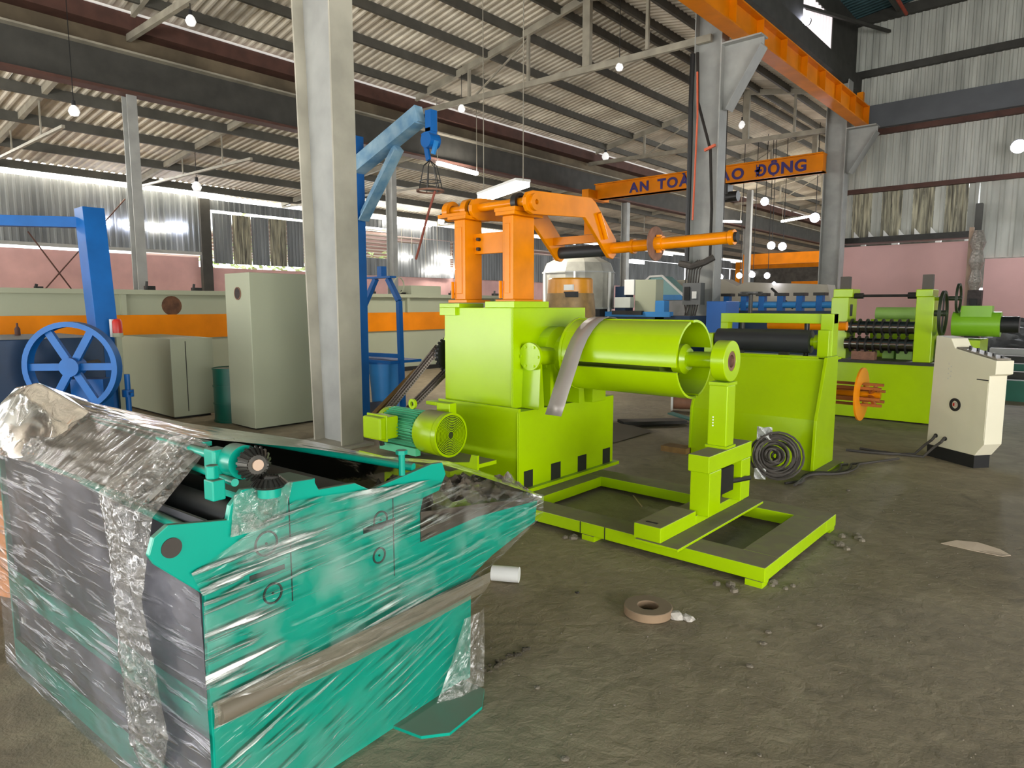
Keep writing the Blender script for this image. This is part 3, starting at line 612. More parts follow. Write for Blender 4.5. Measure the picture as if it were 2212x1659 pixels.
P('coupling', MB().cyl((-2.74, 10.6, 1.74), (-2.62, 10.6, 1.74), .04, n=12), darksteel, sh); P('coupling', MB().cyl((-2.06, 10.6, 1.74), (-1.95, 10.6, 1.74), .045, n=12), darksteel, sh)
bright = mat('polished steel', '#8d8a86', .18, 1, var=.3)
disc = None
for z in (1.3, 1.06):
    P('arbor', MB().cyl((-2.8, 10.5, z), (-1.93, 10.5, z), .085, n=24), bright, sl, smooth=True)
    for k in range(8):
        x = -2.72 + k * .1
        if disc is None: disc = P('cutting_disc', MB().ring((0, 0, 0), (1, 0, 0), .118, .08, .018, 28), darksteel, sl, smooth=True); [setattr(v, 'co', v.co + ORG[sl.name]) for v in disc.data.vertices]; o = disc
        else: o = disc.copy(); COL.objects.link(o)
        o.location = Vector((x, 10.5, z)) - ORG[sl.name]
P('spacer_plate', MB().box(-2.7, -2.4, 10.45, 10.6, .84, .96), rust, sl)
P('tray', MB().box(-2.4, -2.25, 10.9, 11.4, .84, 1.0).box(-2.2, -2.0, 10.8, 11.2, .84, 1.0), mat('pale lime paint', '#a5cf6a', .5), sl)
P('rear_roll', MB().cyl((-2.6, 11.3, 1.48), (-2.0, 11.3, 1.48), .1, n=24), mat('pale lime paint', '#a5cf6a', .5), sl, smooth=True)
P('rear_box', MB().box(-2.65, -2.0, 11.2, 11.5, .84, 1.4), lime, sl)
hw = P('hand_wheel', MB().ring((-1.62, 10.5, 1.5), (1, 0, 0), .3, .265, .035, 36).cyl((-1.72, 10.5, 1.5), (-1.58, 10.5, 1.5), .04, n=12), mat('dark green iron', '#27301d', .5), sl, smooth=True)
P('spoke', MB().bar((-1.62, 10.22, 1.5), (-1.62, 10.78, 1.5), .03, .02), darksteel, hw); P('spoke', MB().bar((-1.62, 10.5, 1.22), (-1.62, 10.5, 1.78), .02, .03), darksteel, hw)
hw = P('hand_wheel', MB().ring((-1.5, 10.8, 1.7), (1, 0, 0), .2, .175, .03, 30).cyl((-1.72, 10.8, 1.7), (-1.46, 10.8, 1.7), .03, n=12), mat('dark green iron', '#27301d', .5), sl, smooth=True)
P('gear_motor', MB().cyl((-1.6, 11.2, 1.35), (-1.05, 11.2, 1.35), .17, n=28).box(-1.5, -1.15, 11.05, 11.3, 1.45, 1.6), mat('mid green paint', '#7fb526', .35), sl, smooth=True)
P('motor_end', MB().cyl((-1.05, 11.2, 1.35), (-.85, 11.2, 1.35), .11, n=20), black, sl, smooth=True)
P('drive_box', MB().box(-1.66, -1.2, 10.6, 11.4, 0, 1.15), lime, sl)

# ---- orange flanged reel arm between stand and slitter
orl = T('tension_reel', (-2.15, 8.6, .3), 'bright orange round flange reel with brown prongs between the green stands', 'reel')
rc = Vector((-2.06, 8.5, .58))
P('flange_disc', MB().ring(rc, (1, 0, 0), .31, .13, .02, 40), mat('vivid orange paint', '#ff9a10', .35), orl, smooth=True)
P('shaft', MB().cyl(rc - Vector((.6, 0, 0)), rc + Vector((.2, 0, 0)), .04, n=14), orange, orl, smooth=True)
orb = mat('rusty orange paint', '#b5651a', .55, var=.4)
for k in range(6):
    a = k * math.pi / 3 + .3; d = Vector((0, math.cos(a), math.sin(a)))
    P('prong', MB().bar(rc + d * .12 - Vector((.5, 0, 0)), rc + d * .12 + Vector((.22, 0, 0)), .045, .03), orb, orl)
    P('hook', MB().bar(rc + d * .04 + Vector((.1, 0, 0)), rc + d * .13 + Vector((.16, 0, 0)), .04, .03), orb, orl)
P('pedestal', MB().box(rc.x - .7, rc.x - .55, 8.35, 8.65, 0, .75), lime, orl)

# ---- console
co = T('control_console', (-1.1, 8.2, 0), 'beige free standing control console with sloping top and dark plinth', 'console')
RM = Matrix.Translation((-1.34, 8.27, 0)) @ Matrix.Rotation(math.radians(-38), 4, 'Z')
P('cabinet', MB(RM).prism([(0, .13), (.6, .13), (.7, .26), (.7, .93), (.76, .95), (.76, 1.08), (.28, 1.17), (.22, 1.27), (.03, 1.29)], 'y', 0, .2), beige, co, bevel=.006, label='beige cabinet body')
P('plinth', MB(RM).box(0, .59, .01, .19, 0, .13), black, co)
P('top_panel', MB(RM).prism([(.28, 1.175), (.74, 1.09), (.74, 1.1), (.28, 1.185)], 'y', .02, .18), mat('console top grey', '#8f867a', .5), co)
mb = MB(RM)
for k in range(5): mb.cyl((.36 + k * .09, .1, 1.17 - k * .018), (.36 + k * .09, .1, 1.2 - k * .018), .013, n=8)
P('push_buttons', mb, black, co)
P('fan_grille', MB(RM).ring((.33, -.004, .6), (0, 1, 0), .066, .04, .01, 28), black, co, smooth=True)
P('fan_label', MB(RM).cyl((.33, -.006, .6), (.33, .0, .6), .026, n=20), mat('pale label', '#c9b5a8', .5), co); P('label_mark', MB(RM).box(.308, .326, -.01, -.006, .585, .615), redm, co)
P('slot', MB(RM).box(.56, .69, -.003, 0, .88, .89), black, co)
P('side_panel', MB(RM).box(.55, .69, -.003, 0, .3, .86), beige, co)
mb = MB(RM)
for k in range(7): mb.box(.21 + (k % 2) * .03, .225 + (k % 2) * .03, -.002, 0, .85 + k * .025, .865 + k * .025)
P('faded_marking', mb, mat('faded print', '#d9d4c4', .5), co)
for i, x in enumerate((.12, .24)):
    P('cable_gland', MB(RM).cyl((x, -.01, .24 - i * .01), (x, .0, .24 - i * .01), .022, n=12), black, co)
    a = RM @ Vector((x, -.01, .24)); b_ = RM @ Vector((x - .12, -.14, .02))
    P('console_cable', MB().tube([a, a + Vector((-.02, -.06, -.04)), (a + b_) / 2 + Vector((0, 0, .0)), b_, b_ + Vector((-.2, -.12 + .12 * i, -.006)), b_ + Vector((-.42, -.2 + .2 * i, -.006)), b_ + Vector((-.62, -.22 + .26 * i, -.006))], .014, 8), cable, None, smooth=True, label=['cable leaving the left gland of the console along the floor', 'cable leaving the right gland of the console along the floor'][i], cat='cable', group='console cables')
# ================================================================== TEAL WRAPPED MACHINE
TM = Matrix.Translation((-1.87, .80, 0)) @ Matrix.Rotation(math.radians(4), 4, 'Z')   # local: x = -t (to the left), y = s (depth), z
def tp(t, s_, z): return TM @ Vector((-t, s_, z))
class TB(MB):
    def __init__(s): super().__init__(TM)
tw = T('teal_machine', (-2.6, 1.3, 0), 'teal painted roller machine wrapped in clear stretch film in the foreground', 'machine')
side = [(0, 0), (1.15, 0), (1.16, .45), (1.3, .5), (1.63, .57), (1.65, .67), (1.2, .74), (.86, .8), (.88, .86), (.97, .87), (1.01, .93), (.99, .98), (.93, .985), (.62, .95), (.55, .99), (.4, 1.0), (.38, 1.04), (.13, 1.06), (.09, 1.02), (.08, .98), (-.09, 1.01), (-.13, .985), (-.145, .94), (-.13, .91), (0, .78)]
P('side_plate', TB().prism(side, 'x', -.02, 0), teal, tw, bevel=.003, label='teal near side plate')
P('side_plate', TB().prism([(0, 0), (1.15, 0), (1.3, .45), (1.25, .7), (.9, .8), (.2, 1.13), (0, .99)], 'x', -1.72, -1.70), teal, tw, bevel=.003)
P('eye_hole', TB().cyl((.004, -.085, .945), (-.03, -.085, .945), .028, n=24), mat('dark hole', '#3c3630', .8), tw, smooth=True)
P('base_tongue', TB().prism([(.0, .7), (.13, .72), (.2, .8), (.19, 1.0), (.12, 1.1), (0, 1.1)], 'z', 0, .012), teal, tw)
# front face
gre = mat('dark grey sheet', '#55555a', .35, .3, var=.2, dust=.3)
P('front_band', TB().box(-1.7, -.02, 0, .02, .33, .455), teal, tw); P('front_band', TB().box(-1.7, -.02, 0, .02, .0, .12), teal, tw)
P('front_sheet', TB().box(-1.7, -.02, .02, .03, .0, .33), gre, tw); P('front_sheet', TB().box(-1.7, -.02, .02, .03, .45, .99), gre, tw)
pg_ = mat('grey painted plate', '#bcb6ad', .6, 0, var=.1)
P('top_incline', TB().prism([(0, .985), (.21, 1.13), (.2, 1.145), (-.01, 1.0)], 'x', -1.24, -.33), pg_, tw, label='grey sloping cover plate')
P('edge_bar', TB().bar((-.33, 0, .995), (-1.24, 0, .995), .02, .015), teal, tw); P('edge_bar', TB().bar((-.33, .21, 1.143), (-1.24, .21, 1.143), .025, .015), teal, tw)
P('front_corner_bolt', TB().cyl((-1.55, -.01, .25), (-1.55, .0, .25), .015, n=8), white, tw)
# inner shafts, rollers
P('roller', TB().cyl((-1.6, .13, .96), (-.03, .13, .96), .05, n=20), rubber, tw, smooth=True); P('roller', TB().cyl((-1.6, .3, .9), (-.03, .3, .9), .07, n=20), rubber, tw, smooth=True)
P('roller', TB().cyl((-1.5, .55, .93), (-.03, .62, .9), .05, n=20), mat('dusty roller', '#6b6257', .6), tw, smooth=True)
P('tie_rod', TB().cyl((-1.6, .06, .965), (-.02, .0, .955), .014, n=12), teal, tw, smooth=True)
P('tie_rod', TB().cyl((-1.3, .2, 1.125), (-.1, .17, 1.125), .016, n=12), teal, tw, smooth=True)
P('tie_rod', TB().cyl((-1.3, .28, 1.06), (-.02, .12, 1.08), .012, n=12), teal, tw, smooth=True)
P('tie_rod', TB().cyl((-1.2, .55, 1.05), (-.02, .85, .985), .016, n=12), teal, tw, smooth=True)
P('inner_shade', TB().box(-1.7, -.02, .03, 1.1, .6, .62), mat('dark opening', '#1c1f10', .9), tw)  # dark sheet; the shade of the open inside is in its colour
P('top_ledge', TB().prism([(.12, 1.03), (.4, 1.02), (.4, 1.035), (.12, 1.05)], 'x', -.16, -.02), teal, tw)
P('bearing_block', TB().box(-.06, -.01, .045, .085, 1.04, 1.1).cyl((-.045, .065, 1.1), (-.045, .065, 1.14), .02, n=6), teal, tw, bevel=.004)
P('bearing_block', TB().box(-.16, -.1, .1, .15, 1.09, 1.17), teal, tw, bevel=.008)
P('bearing_housing', TB().ring((-.07, .165, 1.13), (1, 0, 0), .052, .02, .06), teal, tw, smooth=True)
def gear(c, d, r, h, n=20):
    d = Vector(d).normalized(); u = d.orthogonal().normalized(); v = d.cross(u); c = Vector(c)
    mb = TB().lathe([(r * .35, h), (r * .62, h), (r * .97, 0), (r * .9, -h * .35), (r * .3, -h * .35)], c, d, 40, False)
    for k in range(n):
        a = 2 * math.pi * k / n; e = u * math.cos(a) + v * math.sin(a)
        mb.bar(c + e * r * .60 + d * h * 1.05, c + e * r * 1.02 + d * h * .02, r * .14, r * .16, up=d)
    return mb
gm = mat('oily gear steel', '#46443f', .4, .7, var=.4, nscale=30)
g1 = P('bevel_gear', gear((.0, .17, 1.132), (1, -.15, 0), .05, .028), gm, tw); P('gear_shaft_end', TB().cyl((.0, .17, 1.132), (.034, .165, 1.132), .017, n=16), mat('rusty shaft end', '#b59b86', .5, .3), g1, smooth=True)
g2 = P('bevel_gear', gear((.03, .2, 1.066), (0, 0, 1), .05, .02), gm, tw); P('gear_collar', TB().cyl((.03, .2, 1.03), (.03, .2, 1.06), .034, n=20), teal, g2, smooth=True)
P('tall_bolt', TB().cyl((-.01, .78, .97), (-.01, .78, 1.05), .012, n=10).cyl((-.01, .78, 1.05), (-.01, .78, 1.065), .022, n=6), teal, tw)
# details on the side plate: chalk rings, slots, seams
ink = mat('dark marking', '#24332c', .6)
for s0, z0, r in ((.2, .875, .04), (.215, .71, .034), (.66, .83, .034), (.65, .7, .03)):
    P('ring_groove', TB().ring((.002, s0, z0), (1, 0, 0), r, r - .006, .004, 36), ink, tw)
    P('centre_mark', TB().cyl((.0, s0, z0), (.004, s0, z0), .004, n=6), ink, tw)
P('panel_seam', TB().box(0, .0025, .283, .286, .66, 1.0).box(0, .0025, .72, .723, .6, .9), ink, tw)
P('slot', TB().box(0, .0025, .14, .26, .775, .79), ink, tw); P('slot', TB().box(0, .0025, .58, .73, .8, .82), ink, tw)
P('side_ledge', TB().cyl((.0, .02, .41), (.0, 1.2, .41), .035, n=18), mat('dusty ledge', '#6f6656', .55, var=.2), tw, smooth=True)
# dusty film bunched over the gearbox at the far right end
castm = mat('dusty castings', '#5d5348', .6, var=.4, nscale=9)
rn = random.Random(5)
for k in range(5):
    c_ = (-.08 - rn.random() * .22, 1.05 + rn.random() * .35, .72 + rn.random() * .06)
    P('gearbox_part', TB().lathe([(0, -.05), (.05, -.04), (.06, 0), (.05, .04), (0, .05)], c_, (rn.uniform(-1, 1), rn.uniform(-1, 1), .6), 14), castm, tw, smooth=True)
P('dusty_cover', TB().prism([(.86, .81), (.86, .69), (1.2, .705), (1.6, .675), (1.64, .69), (1.2, .76)], 'x', .001, .004), castm, tw)
P('end_tube', MB().cyl((-2.58, 2.76, .05), (-2.44, 2.84, .05), .045, n=20), white, None, smooth=True, label='short white plastic pipe on the floor beyond the wrapped teal machine', cat='pipe')

# ---- stretch film
def film(name, base=.16, hazecol='#d8d4cc', streak=(3, 40, 40), lo=.38, hi=.75, rot=0.0, bump=.5, dirt=0.0, peak=.5, patch=.12):
    m = bpy.data.materials.new(name); m.use_nodes = True; nt = m.node_tree; N = nt.nodes; L = nt.links; b = N['Principled BSDF']; out = N['Material Output']
    b.inputs['Base Color'].default_value = lin(hazecol); b.inputs['Roughness'].default_value = .12; b.inputs['Specular IOR Level'].default_value = .8
    b.inputs['Coat Weight'].default_value = .6; b.inputs['Coat Roughness'].default_value = .06
    tc = N.new('ShaderNodeTexCoord'); m0 = N.new('ShaderNodeMapping'); m0.inputs['Rotation'].default_value = (rot, 0, 0); L.new(tc.outputs['Object'], m0.inputs[0])
    mp = N.new('ShaderNodeMapping'); mp.inputs['Scale'].default_value = streak; L.new(m0.outputs[0], mp.inputs[0])
    n1 = N.new('ShaderNodeTexNoise'); n1.inputs['Scale'].default_value = 1; n1.inputs['Detail'].default_value = 7; n1.inputs['Distortion'].default_value = .6; L.new(mp.outputs[0], n1.inputs['Vector'])
    r = N.new('ShaderNodeMapRange'); r.inputs[1].default_value = lo; r.inputs[2].default_value = hi; r.inputs[3].default_value = base; r.inputs[4].default_value = min(1, base + peak); L.new(n1.outputs[0], r.inputs[0])
    n2 = N.new('ShaderNodeTexNoise'); n2.inputs['Scale'].default_value = 4; n2.inputs['Detail'].default_value = 4; L.new(tc.outputs['Object'], n2.inputs['Vector'])
    r2 = N.new('ShaderNodeMapRange'); r2.inputs[1].default_value = .45; r2.inputs[2].default_value = .7; r2.inputs[4].default_value = patch + dirt; L.new(n2.outputs[0], r2.inputs[0])
    n4 = N.new('ShaderNodeTexNoise'); n4.inputs['Scale'].default_value = 2.3; n4.inputs['Detail'].default_value = 2; L.new(tc.outputs['Object'], n4.inputs['Vector'])
    rm_ = N.new('ShaderNodeMapRange'); rm_.inputs[1].default_value = .42; rm_.inputs[2].default_value = .58; rm_.inputs[3].default_value = .15; L.new(n4.outputs[0], rm_.inputs[0])
    r0 = N.new('ShaderNodeMapRange'); r0.inputs[1].default_value = lo; r0.inputs[2].default_value = hi; L.new(n1.outputs[0], r0.inputs[0])
    sm = N.new('ShaderNodeMath'); sm.operation = 'MULTIPLY'; L.new(r0.outputs[0], sm.inputs[0]); L.new(rm_.outputs[0], sm.inputs[1])
    r.inputs[1].default_value = 0; r.inputs[2].default_value = 1; L.new(sm.outputs[0], r.inputs[0])
    hm = N.new('ShaderNodeMath'); hm.operation = 'MULTIPLY_ADD'; hm.inputs[1].default_value = .25; L.new(n1.outputs[0], hm.inputs[0]); L.new(sm.outputs[0], hm.inputs[2])
    ad = N.new('ShaderNodeMath'); ad.operation = 'ADD'; ad.use_clamp = True; L.new(r.outputs[0], ad.inputs[0]); L.new(r2.outputs[0], ad.inputs[1])
    bu = N.new('ShaderNodeBump'); bu.inputs['Strength'].default_value = bump; bu.inputs['Distance'].default_value = .02; L.new(hm.outputs[0], bu.inputs['Height'])
    L.new(bu.outputs[0], b.inputs['Normal']); L.new(bu.outputs[0], b.inputs['Coat Normal'])
    gl = N.new('ShaderNodeBsdfGlossy'); gl.inputs['Roughness'].default_value = .14; gl.inputs['Color'].default_value = (1, 1, 1, 1); L.new(bu.outputs[0], gl.inputs['Normal'])
    tr = N.new('ShaderNodeBsdfTransparent'); tr.inputs[0].default_value = (.97, .97, .97, 1)
    fr = N.new('ShaderNodeFresnel'); fr.inputs[0].default_value = 1.5; L.new(bu.outputs[0], fr.inputs['Normal'])
    fm_ = N.new('ShaderNodeMath'); fm_.operation = 'MULTIPLY_ADD'; fm_.inputs[1].default_value = 1.2; fm_.inputs[2].default_value = .0; fm_.use_clamp = True; L.new(fr.outputs[0], fm_.inputs[0])
    m1 = N.new('ShaderNodeMixShader'); L.new(ad.outputs[0], m1.inputs[0]); L.new(tr.outputs[0], m1.inputs[1]); L.new(b.outputs[0], m1.inputs[2])
    m2 = N.new('ShaderNodeMixShader'); L.new(fm_.outputs[0], m2.inputs[0]); L.new(m1.outputs[0], m2.inputs[1]); L.new(gl.outputs[0], m2.inputs[2])
    L.new(m2.outputs[0], out.inputs[0]); return m
fs_ = film('stretch film side', .0, '#f2f5ee', (25, 2.6, 60), .54, .66, math.radians(-3), .8, peak=.85, patch=.2)  # white streaks here and in the lower film are painted highlights
fl_ = film('stretch film lower', .0, '#eef2ea', (25, 2.4, 50), .58, .7, math.radians(-18), .8, peak=.7, patch=.06)
ff_ = film('stretch film front', .16, '#b9b7c2', (3, 30, 36), .54, .7, 0, .6, peak=.55, patch=.25)
ft_ = film('dusty film top', .6, '#857c6e', (6, 10, 8), .5, .8, 0, .25, .4)
fc_ = film('crumpled film', .14, '#bfb9af', (22, 22, 22), .45, .75, 0, .9, .05, peak=.35, patch=.12)
fr_ = film('rolled film', .62, '#7d7665', (20, 2, 60), .5, .8, 0, .4, .1, peak=.3)
def nzv(p, sc, seed=0): return noise.fractal(Vector((p[0] * sc + seed, p[1] * sc, p[2] * sc)), 1.0, 2.0, 5)
def interp(pts, u):
    n = len(pts) - 1; x = min(u * n, n - 1e-6); i = int(x); f = x - i
    return tuple(pts[i][k] * (1 - f) + pts[i + 1][k] * f for k in range(len(pts[0])))
def wrap(name, rows, m, nu=90, nv=50, amp=.012, sc=(9, 9), seed=0, label=None, ridge=None):
    """rows: list of polylines (t, s, z) - interpolated across v"""
    def fn(u, v):
        q = [interp(r, u) for r in rows]; p = interp(q, v)
        w_ = tp(*p); a = noise.fractal(Vector((u * sc[0] + seed, v * sc[1], seed)), .9, 2.1, 5)
        b_ = abs(noise.noise(Vector((u * sc[0] * 2.3 + seed, v * sc[1] * 2.3, 3.1)))) * -1.2
        e = min(1, 6 * min(u, 1 - u, v, 1 - v) + .4)
        d = Vector((.7, -.6, .35)).normalized()
        return w_ + d * (a + b_ + .3) * amp * e
    o = P(name, MB().grid(fn, nu, nv), m, tw, smooth=False, label=label)
    for p in o.data.polygons: p.use_smooth = True
    return o
wrap('front_film', [[(1.74, -.03, .0), (1.2, -.03, .0), (.6, -.03, .0), (-.02, -.015, .0)], [(1.74, -.03, .45), (1.2, -.03, .45), (.6, -.03, .45), (-.02, -.02, .5)],
     [(1.76, -.03, .97), (1.25, -.03, .995), (.45, -.03, .99), (.0, -.015, .79)]], ff_, 110, 80, .007, (7, 10), 2, 'clear film over the front face')
wrap('slope_film', [[(1.76, -.03, .97), (1.25, -.03, .995), (.5, -.035, .995), (.3, -.04, .98)], [(1.74, .12, 1.2), (1.25, .2, 1.165), (.6, .21, 1.16), (.36, .2, 1.155)]], film('slope film', .14, '#b5b0a6', (30, 5, 12), .45, .8, 0, .5, peak=.3, patch=.12), 80, 40, .006, (6, 5), 4)
wrap('hanging_film', [[(.47, .16, 1.16), (.42, .2, 1.17), (.30, .2, 1.14)], [(.55, -.05, 1.0), (.38, -.07, .99), (.2, -.04, .98)], [(.5, -.05, .8), (.38, -.09, .76), (.24, -.07, .72)],
     [(.5, -.04, .5), (.36, -.09, .48), (.2, -.06, .5)], [(.46, -.04, .25), (.36, -.08, .22), (.17, -.05, .3)], [(.42, -.04, .12), (.33, -.05, .1), (.24, -.04, .14)]], fc_, 60, 150, .016, (5, 18), 7, 'loose crumpled edge of the film hanging down')
wrap('side_film', [[(-.012, -.02, .44), (-.03, .4, .46), (-.035, .95, .46), (-.02, 1.23, .45)],
     [(-.012, -.01, .78), (-.025, .35, .82), (-.025, .9, .72), (-.025, 1.66, .6)], [(-.012, -.04, .86), (-.016, .3, .99), (-.016, .9, .93), (-.01, 1.69, .69)]], fs_, 150, 60, .005, (5, 14), 11, 'clear stretch film with highlights painted on its wrinkles over the side plate')
wrap('side_film', [[(-.012, .0, .02), (-.02, .5, .02), (-.03, .95, .02), (-.02, 1.16, .03)], [(-.012, .0, .38), (-.03, .4, .38), (-.03, .95, .4), (-.03, 1.2, .4)]], fl_, 120, 60, .005, (5, 14), 13)
wrap('rolled_film', [[(-.012, .0, .375), (-.04, .5, .37), (-.04, 1.2, .38)], [(-.02, .0, .42), (-.055, .5, .42), (-.055, 1.22, .42)], [(-.012, .0, .455), (-.03, .5, .465), (-.04, 1.24, .455)]], fr_, 90, 20, .006, (6, 2), 31, label='brownish rolled fold of film along the side')
wrap('shoulder_film', [[(-.012, .08, .93), (-.02, .17, .93), (-.012, .26, .94)], [(-.006, .1, 1.05), (-.006, .17, 1.06), (-.006, .3, 1.05)]], fc_, 40, 30, .008, (5, 5), 3)
wrap('corner_film', [[(-.03, .9, .0), (-.08, 1.0, .01), (-.1, 1.12, .01)], [(-.03, 1.0, .15), (-.05, 1.1, .15), (-.04, 1.2, .15)], [(-.03, 1.08, .3), (-.04, 1.17, .3), (-.02, 1.22, .3)]], fc_, 30, 40, .01, (5, 5), 37)
def bunch(u, v):
    p = tp(.03 + .36 * v, .98 + .68 * u * (1 - .0 * v) + .02 * math.sin(v * 5), .80 - .12 * u + .06 * math.sin(math.pi * v)); n_ = noise.fractal(Vector((u * 7, v * 5, 4)), .8, 2, 5)
    return p + Vector((0, 0, .045 * n_ + .03 * abs(noise.noise(Vector((u * 12, v * 9, 1))))))
P('bunched_film', MB().grid(bunch, 70, 40), film('bunched film', .55, '#6f6558', (9, 9, 9), .4, .7, 0, .9, .3, peak=.3), tw, smooth=True, label='brown dusty bunched film over the gearbox end')
# dusty top film, from the open gap to the far silhouette
wrap('top_film', [[(1.25, .2, 1.155), (.8, .2, 1.155), (.45, .25, 1.14), (.25, .55, 1.08), (.1, .85, 1.0), (.0, 1.0, .97), (-.02, 1.35, .82), (-.02, 1.68, .68)],
     [(1.5, .2, 1.2), (1.1, .3, 1.15), (.75, .45, 1.1), (.45, .75, 1.02), (.3, 1.0, .95), (.15, 1.2, .9), (.08, 1.45, .8), (.02, 1.7, .68)],
     [(1.7, .16, 1.255), (1.5, .3, 1.17), (1.25, .6, 1.06), (.9, 1.02, .955), (.6, 1.2, .885), (.35, 1.4, .86), (.15, 1.6, .76), (.02, 1.72, .67)]], ft_, 120, 36, .012, (9, 5), 17, 'dusty brown film over the far side')
wrap('rear_film', [[(1.7, .16, 1.255), (1.5, .3, 1.17), (1.25, .6, 1.06), (.9, 1.02, .955), (.6, 1.2, .885), (.35, 1.4, .86), (.02, 1.72, .67)],
     [(1.75, .3, .6), (1.6, .6, .5), (1.5, .9, .5), (1.3, 1.2, .4), (.9, 1.3, .4), (.5, 1.4, .45), (.05, 1.6, .55)]], ft_, 60, 20, .012, (6, 4), 19)
wrap('left_hump_film', [[(1.74, -.03, .9), (1.72, -.03, .97), (1.2, -.03, .995)], [(1.8, .0, 1.02), (1.72, .04, 1.1), (1.22, .06, 1.05)], [(1.8, .05, 1.17), (1.7, .1, 1.22), (1.24, .13, 1.11)], [(1.75, .1, 1.24), (1.68, .16, 1.26), (1.25, .2, 1.165)], [(1.7, .25, 1.2), (1.55, .3, 1.18), (1.3, .25, 1.15)]], ft_, 40, 50, .004, (3, 3), 23)
P('hump_drum', TB().cyl((-1.45, .15, 1.06), (-1.68, .15, 1.09), .08, n=24), castm, tw, smooth=True)

# ================================================================== LEFT BACKGROUND
# left wall past the opening: sheets with daylight gaps between them
for i in range(21):
    y = 18.9 + i * 2
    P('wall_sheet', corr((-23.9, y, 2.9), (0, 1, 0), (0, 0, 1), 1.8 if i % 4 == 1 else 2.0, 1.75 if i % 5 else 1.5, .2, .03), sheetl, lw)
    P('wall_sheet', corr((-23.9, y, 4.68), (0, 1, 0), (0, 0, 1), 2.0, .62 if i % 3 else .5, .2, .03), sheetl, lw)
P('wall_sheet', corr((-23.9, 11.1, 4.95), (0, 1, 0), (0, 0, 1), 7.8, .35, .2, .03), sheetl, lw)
# lean-to roof battens beyond the left wall opening
lt = T('lean_to_roof', (-28, 20, 4), 'slatted lean to roof seen through the bright left wall opening', 'roof')
for k in range(12):
    P('batten', MB().box(-24.5 - k * 1.0, -24.38 - k * 1.0, 13, 40, 4.72 - k * .06, 4.82 - k * .06), mat('pale pink batten', '#b59a92', .7), lt)
P('roof_sheet', MB().prism([(-24.2, 4.85), (-37, 4.1), (-37, 4.14), (-24.2, 4.9)], 'y', 13, 40), sheetm, lt)
P('post', MB().box(-24.1, -23.95, 16.9, 17.1, 2.9, 5.3), galv, lt)

def obj_box(name, x0, x1, y0, y1, z0, z1, m, lab, cat, group=None, bevel=.006): return P(name, MB().box(x0, x1, y0, y1, z0, z1), m, None, bevel=bevel, label=lab, cat=cat, group=group)
# long trough with orange band
tk = T('long_machine_bed', (-13.2, 8, 0), 'very long grey green steel bed with a continuous orange band along its side', 'machine')
P('body', MB().box(-13.6, -12.95, -3, 15.5, 0, 1.82), cabin, tk)
P('top_flange', MB().box(-13.65, -12.82, -3, 15.5, 1.8, 1.88), cabin, tk, label='rusty edged top flange')
P('orange_band', MB().box(-12.95, -12.9, -3, 15.5, 1.0, 1.44), craneo, tk, label='orange painted band')
for y in (-1.5, 1.2, 4.4, 7.6, 10.8, 14): P('stiffener', MB().box(-12.95, -12.86, y - .04, y + .04, 1.44, 1.8), cabin, tk)
P('base_skirt', MB().box(-12.95, -12.88, -3, 15.5, 0, .1), darksteel, tk)
c = onx(372, 658, -12.93); P('rust_patch', MB().lathe([(.18, 0), (.14, .004), (0, .004)], (-12.95, c.y, c.z - .02), (1, 0, 0), 20), mat('rust burn', '#6e4a32', .85, var=.5, nscale=9), tk)
rn = random.Random(8)
for k in range(16):
    y = 1.5 + k * .85; h = rn.uniform(.06, .22); P('fitting', MB().box(-13.3, -13.2, y, y + rn.uniform(.05, .3), 1.88, 1.88 + h * .5).cyl((-13.2, y, 1.88), (-13.2, y + .02, 1.88 + h), .025, n=6), darksteel, tk)
P('pipe_ring', MB().ring((-13.1, 10.7, 2.1), (1, .2, 0), .2, .185, .03), cabin, tk)
P('upper_box', MB().box(-13.5, -13.0, 11, 12, 1.88, 2.1), cabin, tk)

tc_ = T('tall_cabinet', (-8.4, 4.7, 0), 'tall grey green electrical cabinet with a round fan hole, left of the near column', 'cabinet')
P('cabinet_body', MB().box(-8.78, -8.13, 4.24, 5.2, .02, 2.02), cabin, tc_, bevel=.008)
P('cabinet_foot', MB().box(-8.74, -8.17, 4.28, 5.16, 0, .03), darksteel, tc_)
c = ony(514, 634, 4.24); P('fan_hole', MB().cyl((c.x, 4.232, c.z), (c.x, 4.25, c.z), .075, n=24), mat('dirty hole', '#3f3330', .8, var=.5, nscale=30), tc_, smooth=True)
P('fan_rim', MB().ring((c.x, 4.234, c.z), (0, 1, 0), .083, .072, .01, 28), rust, tc_)
lc_ = T('low_cabinet', (-10.3, 4.2, 0), 'low grey green cabinet between the blue wheel and the dark green drum', 'cabinet')
P('cabinet_body', MB().box(-11.6, -9.78, 3.9, 4.5, .03, 1.14), cabin, lc_, bevel=.008)
P('door_seam', MB().box(-9.782, -9.776, 4.1, 4.11, .1, 1.1), darksteel, lc_)
P('plinth', MB().box(-11.5, -9.85, 3.95, 4.45, 0, .04), darksteel, lc_)
bt = T('green_drum', (-9.05, 4.3, 0), 'dark green steel drum standing between the low and tall cabinets', 'drum')
P('shell', MB().cyl((-9.08, 4.45, 0), (-9.08, 4.45, .74), .27, n=32), greend, bt, smooth=True)
for z in (.02, .26, .5, .74): P('hoop', MB().ring((-9.08, 4.45, z), (0, 0, 1), .28, .262, .02, 32), greend, bt, smooth=True)
P('lid_clutter', MB().box(-9.0, -8.9, 4.4, 4.5, .75, .82), darksteel, bt)

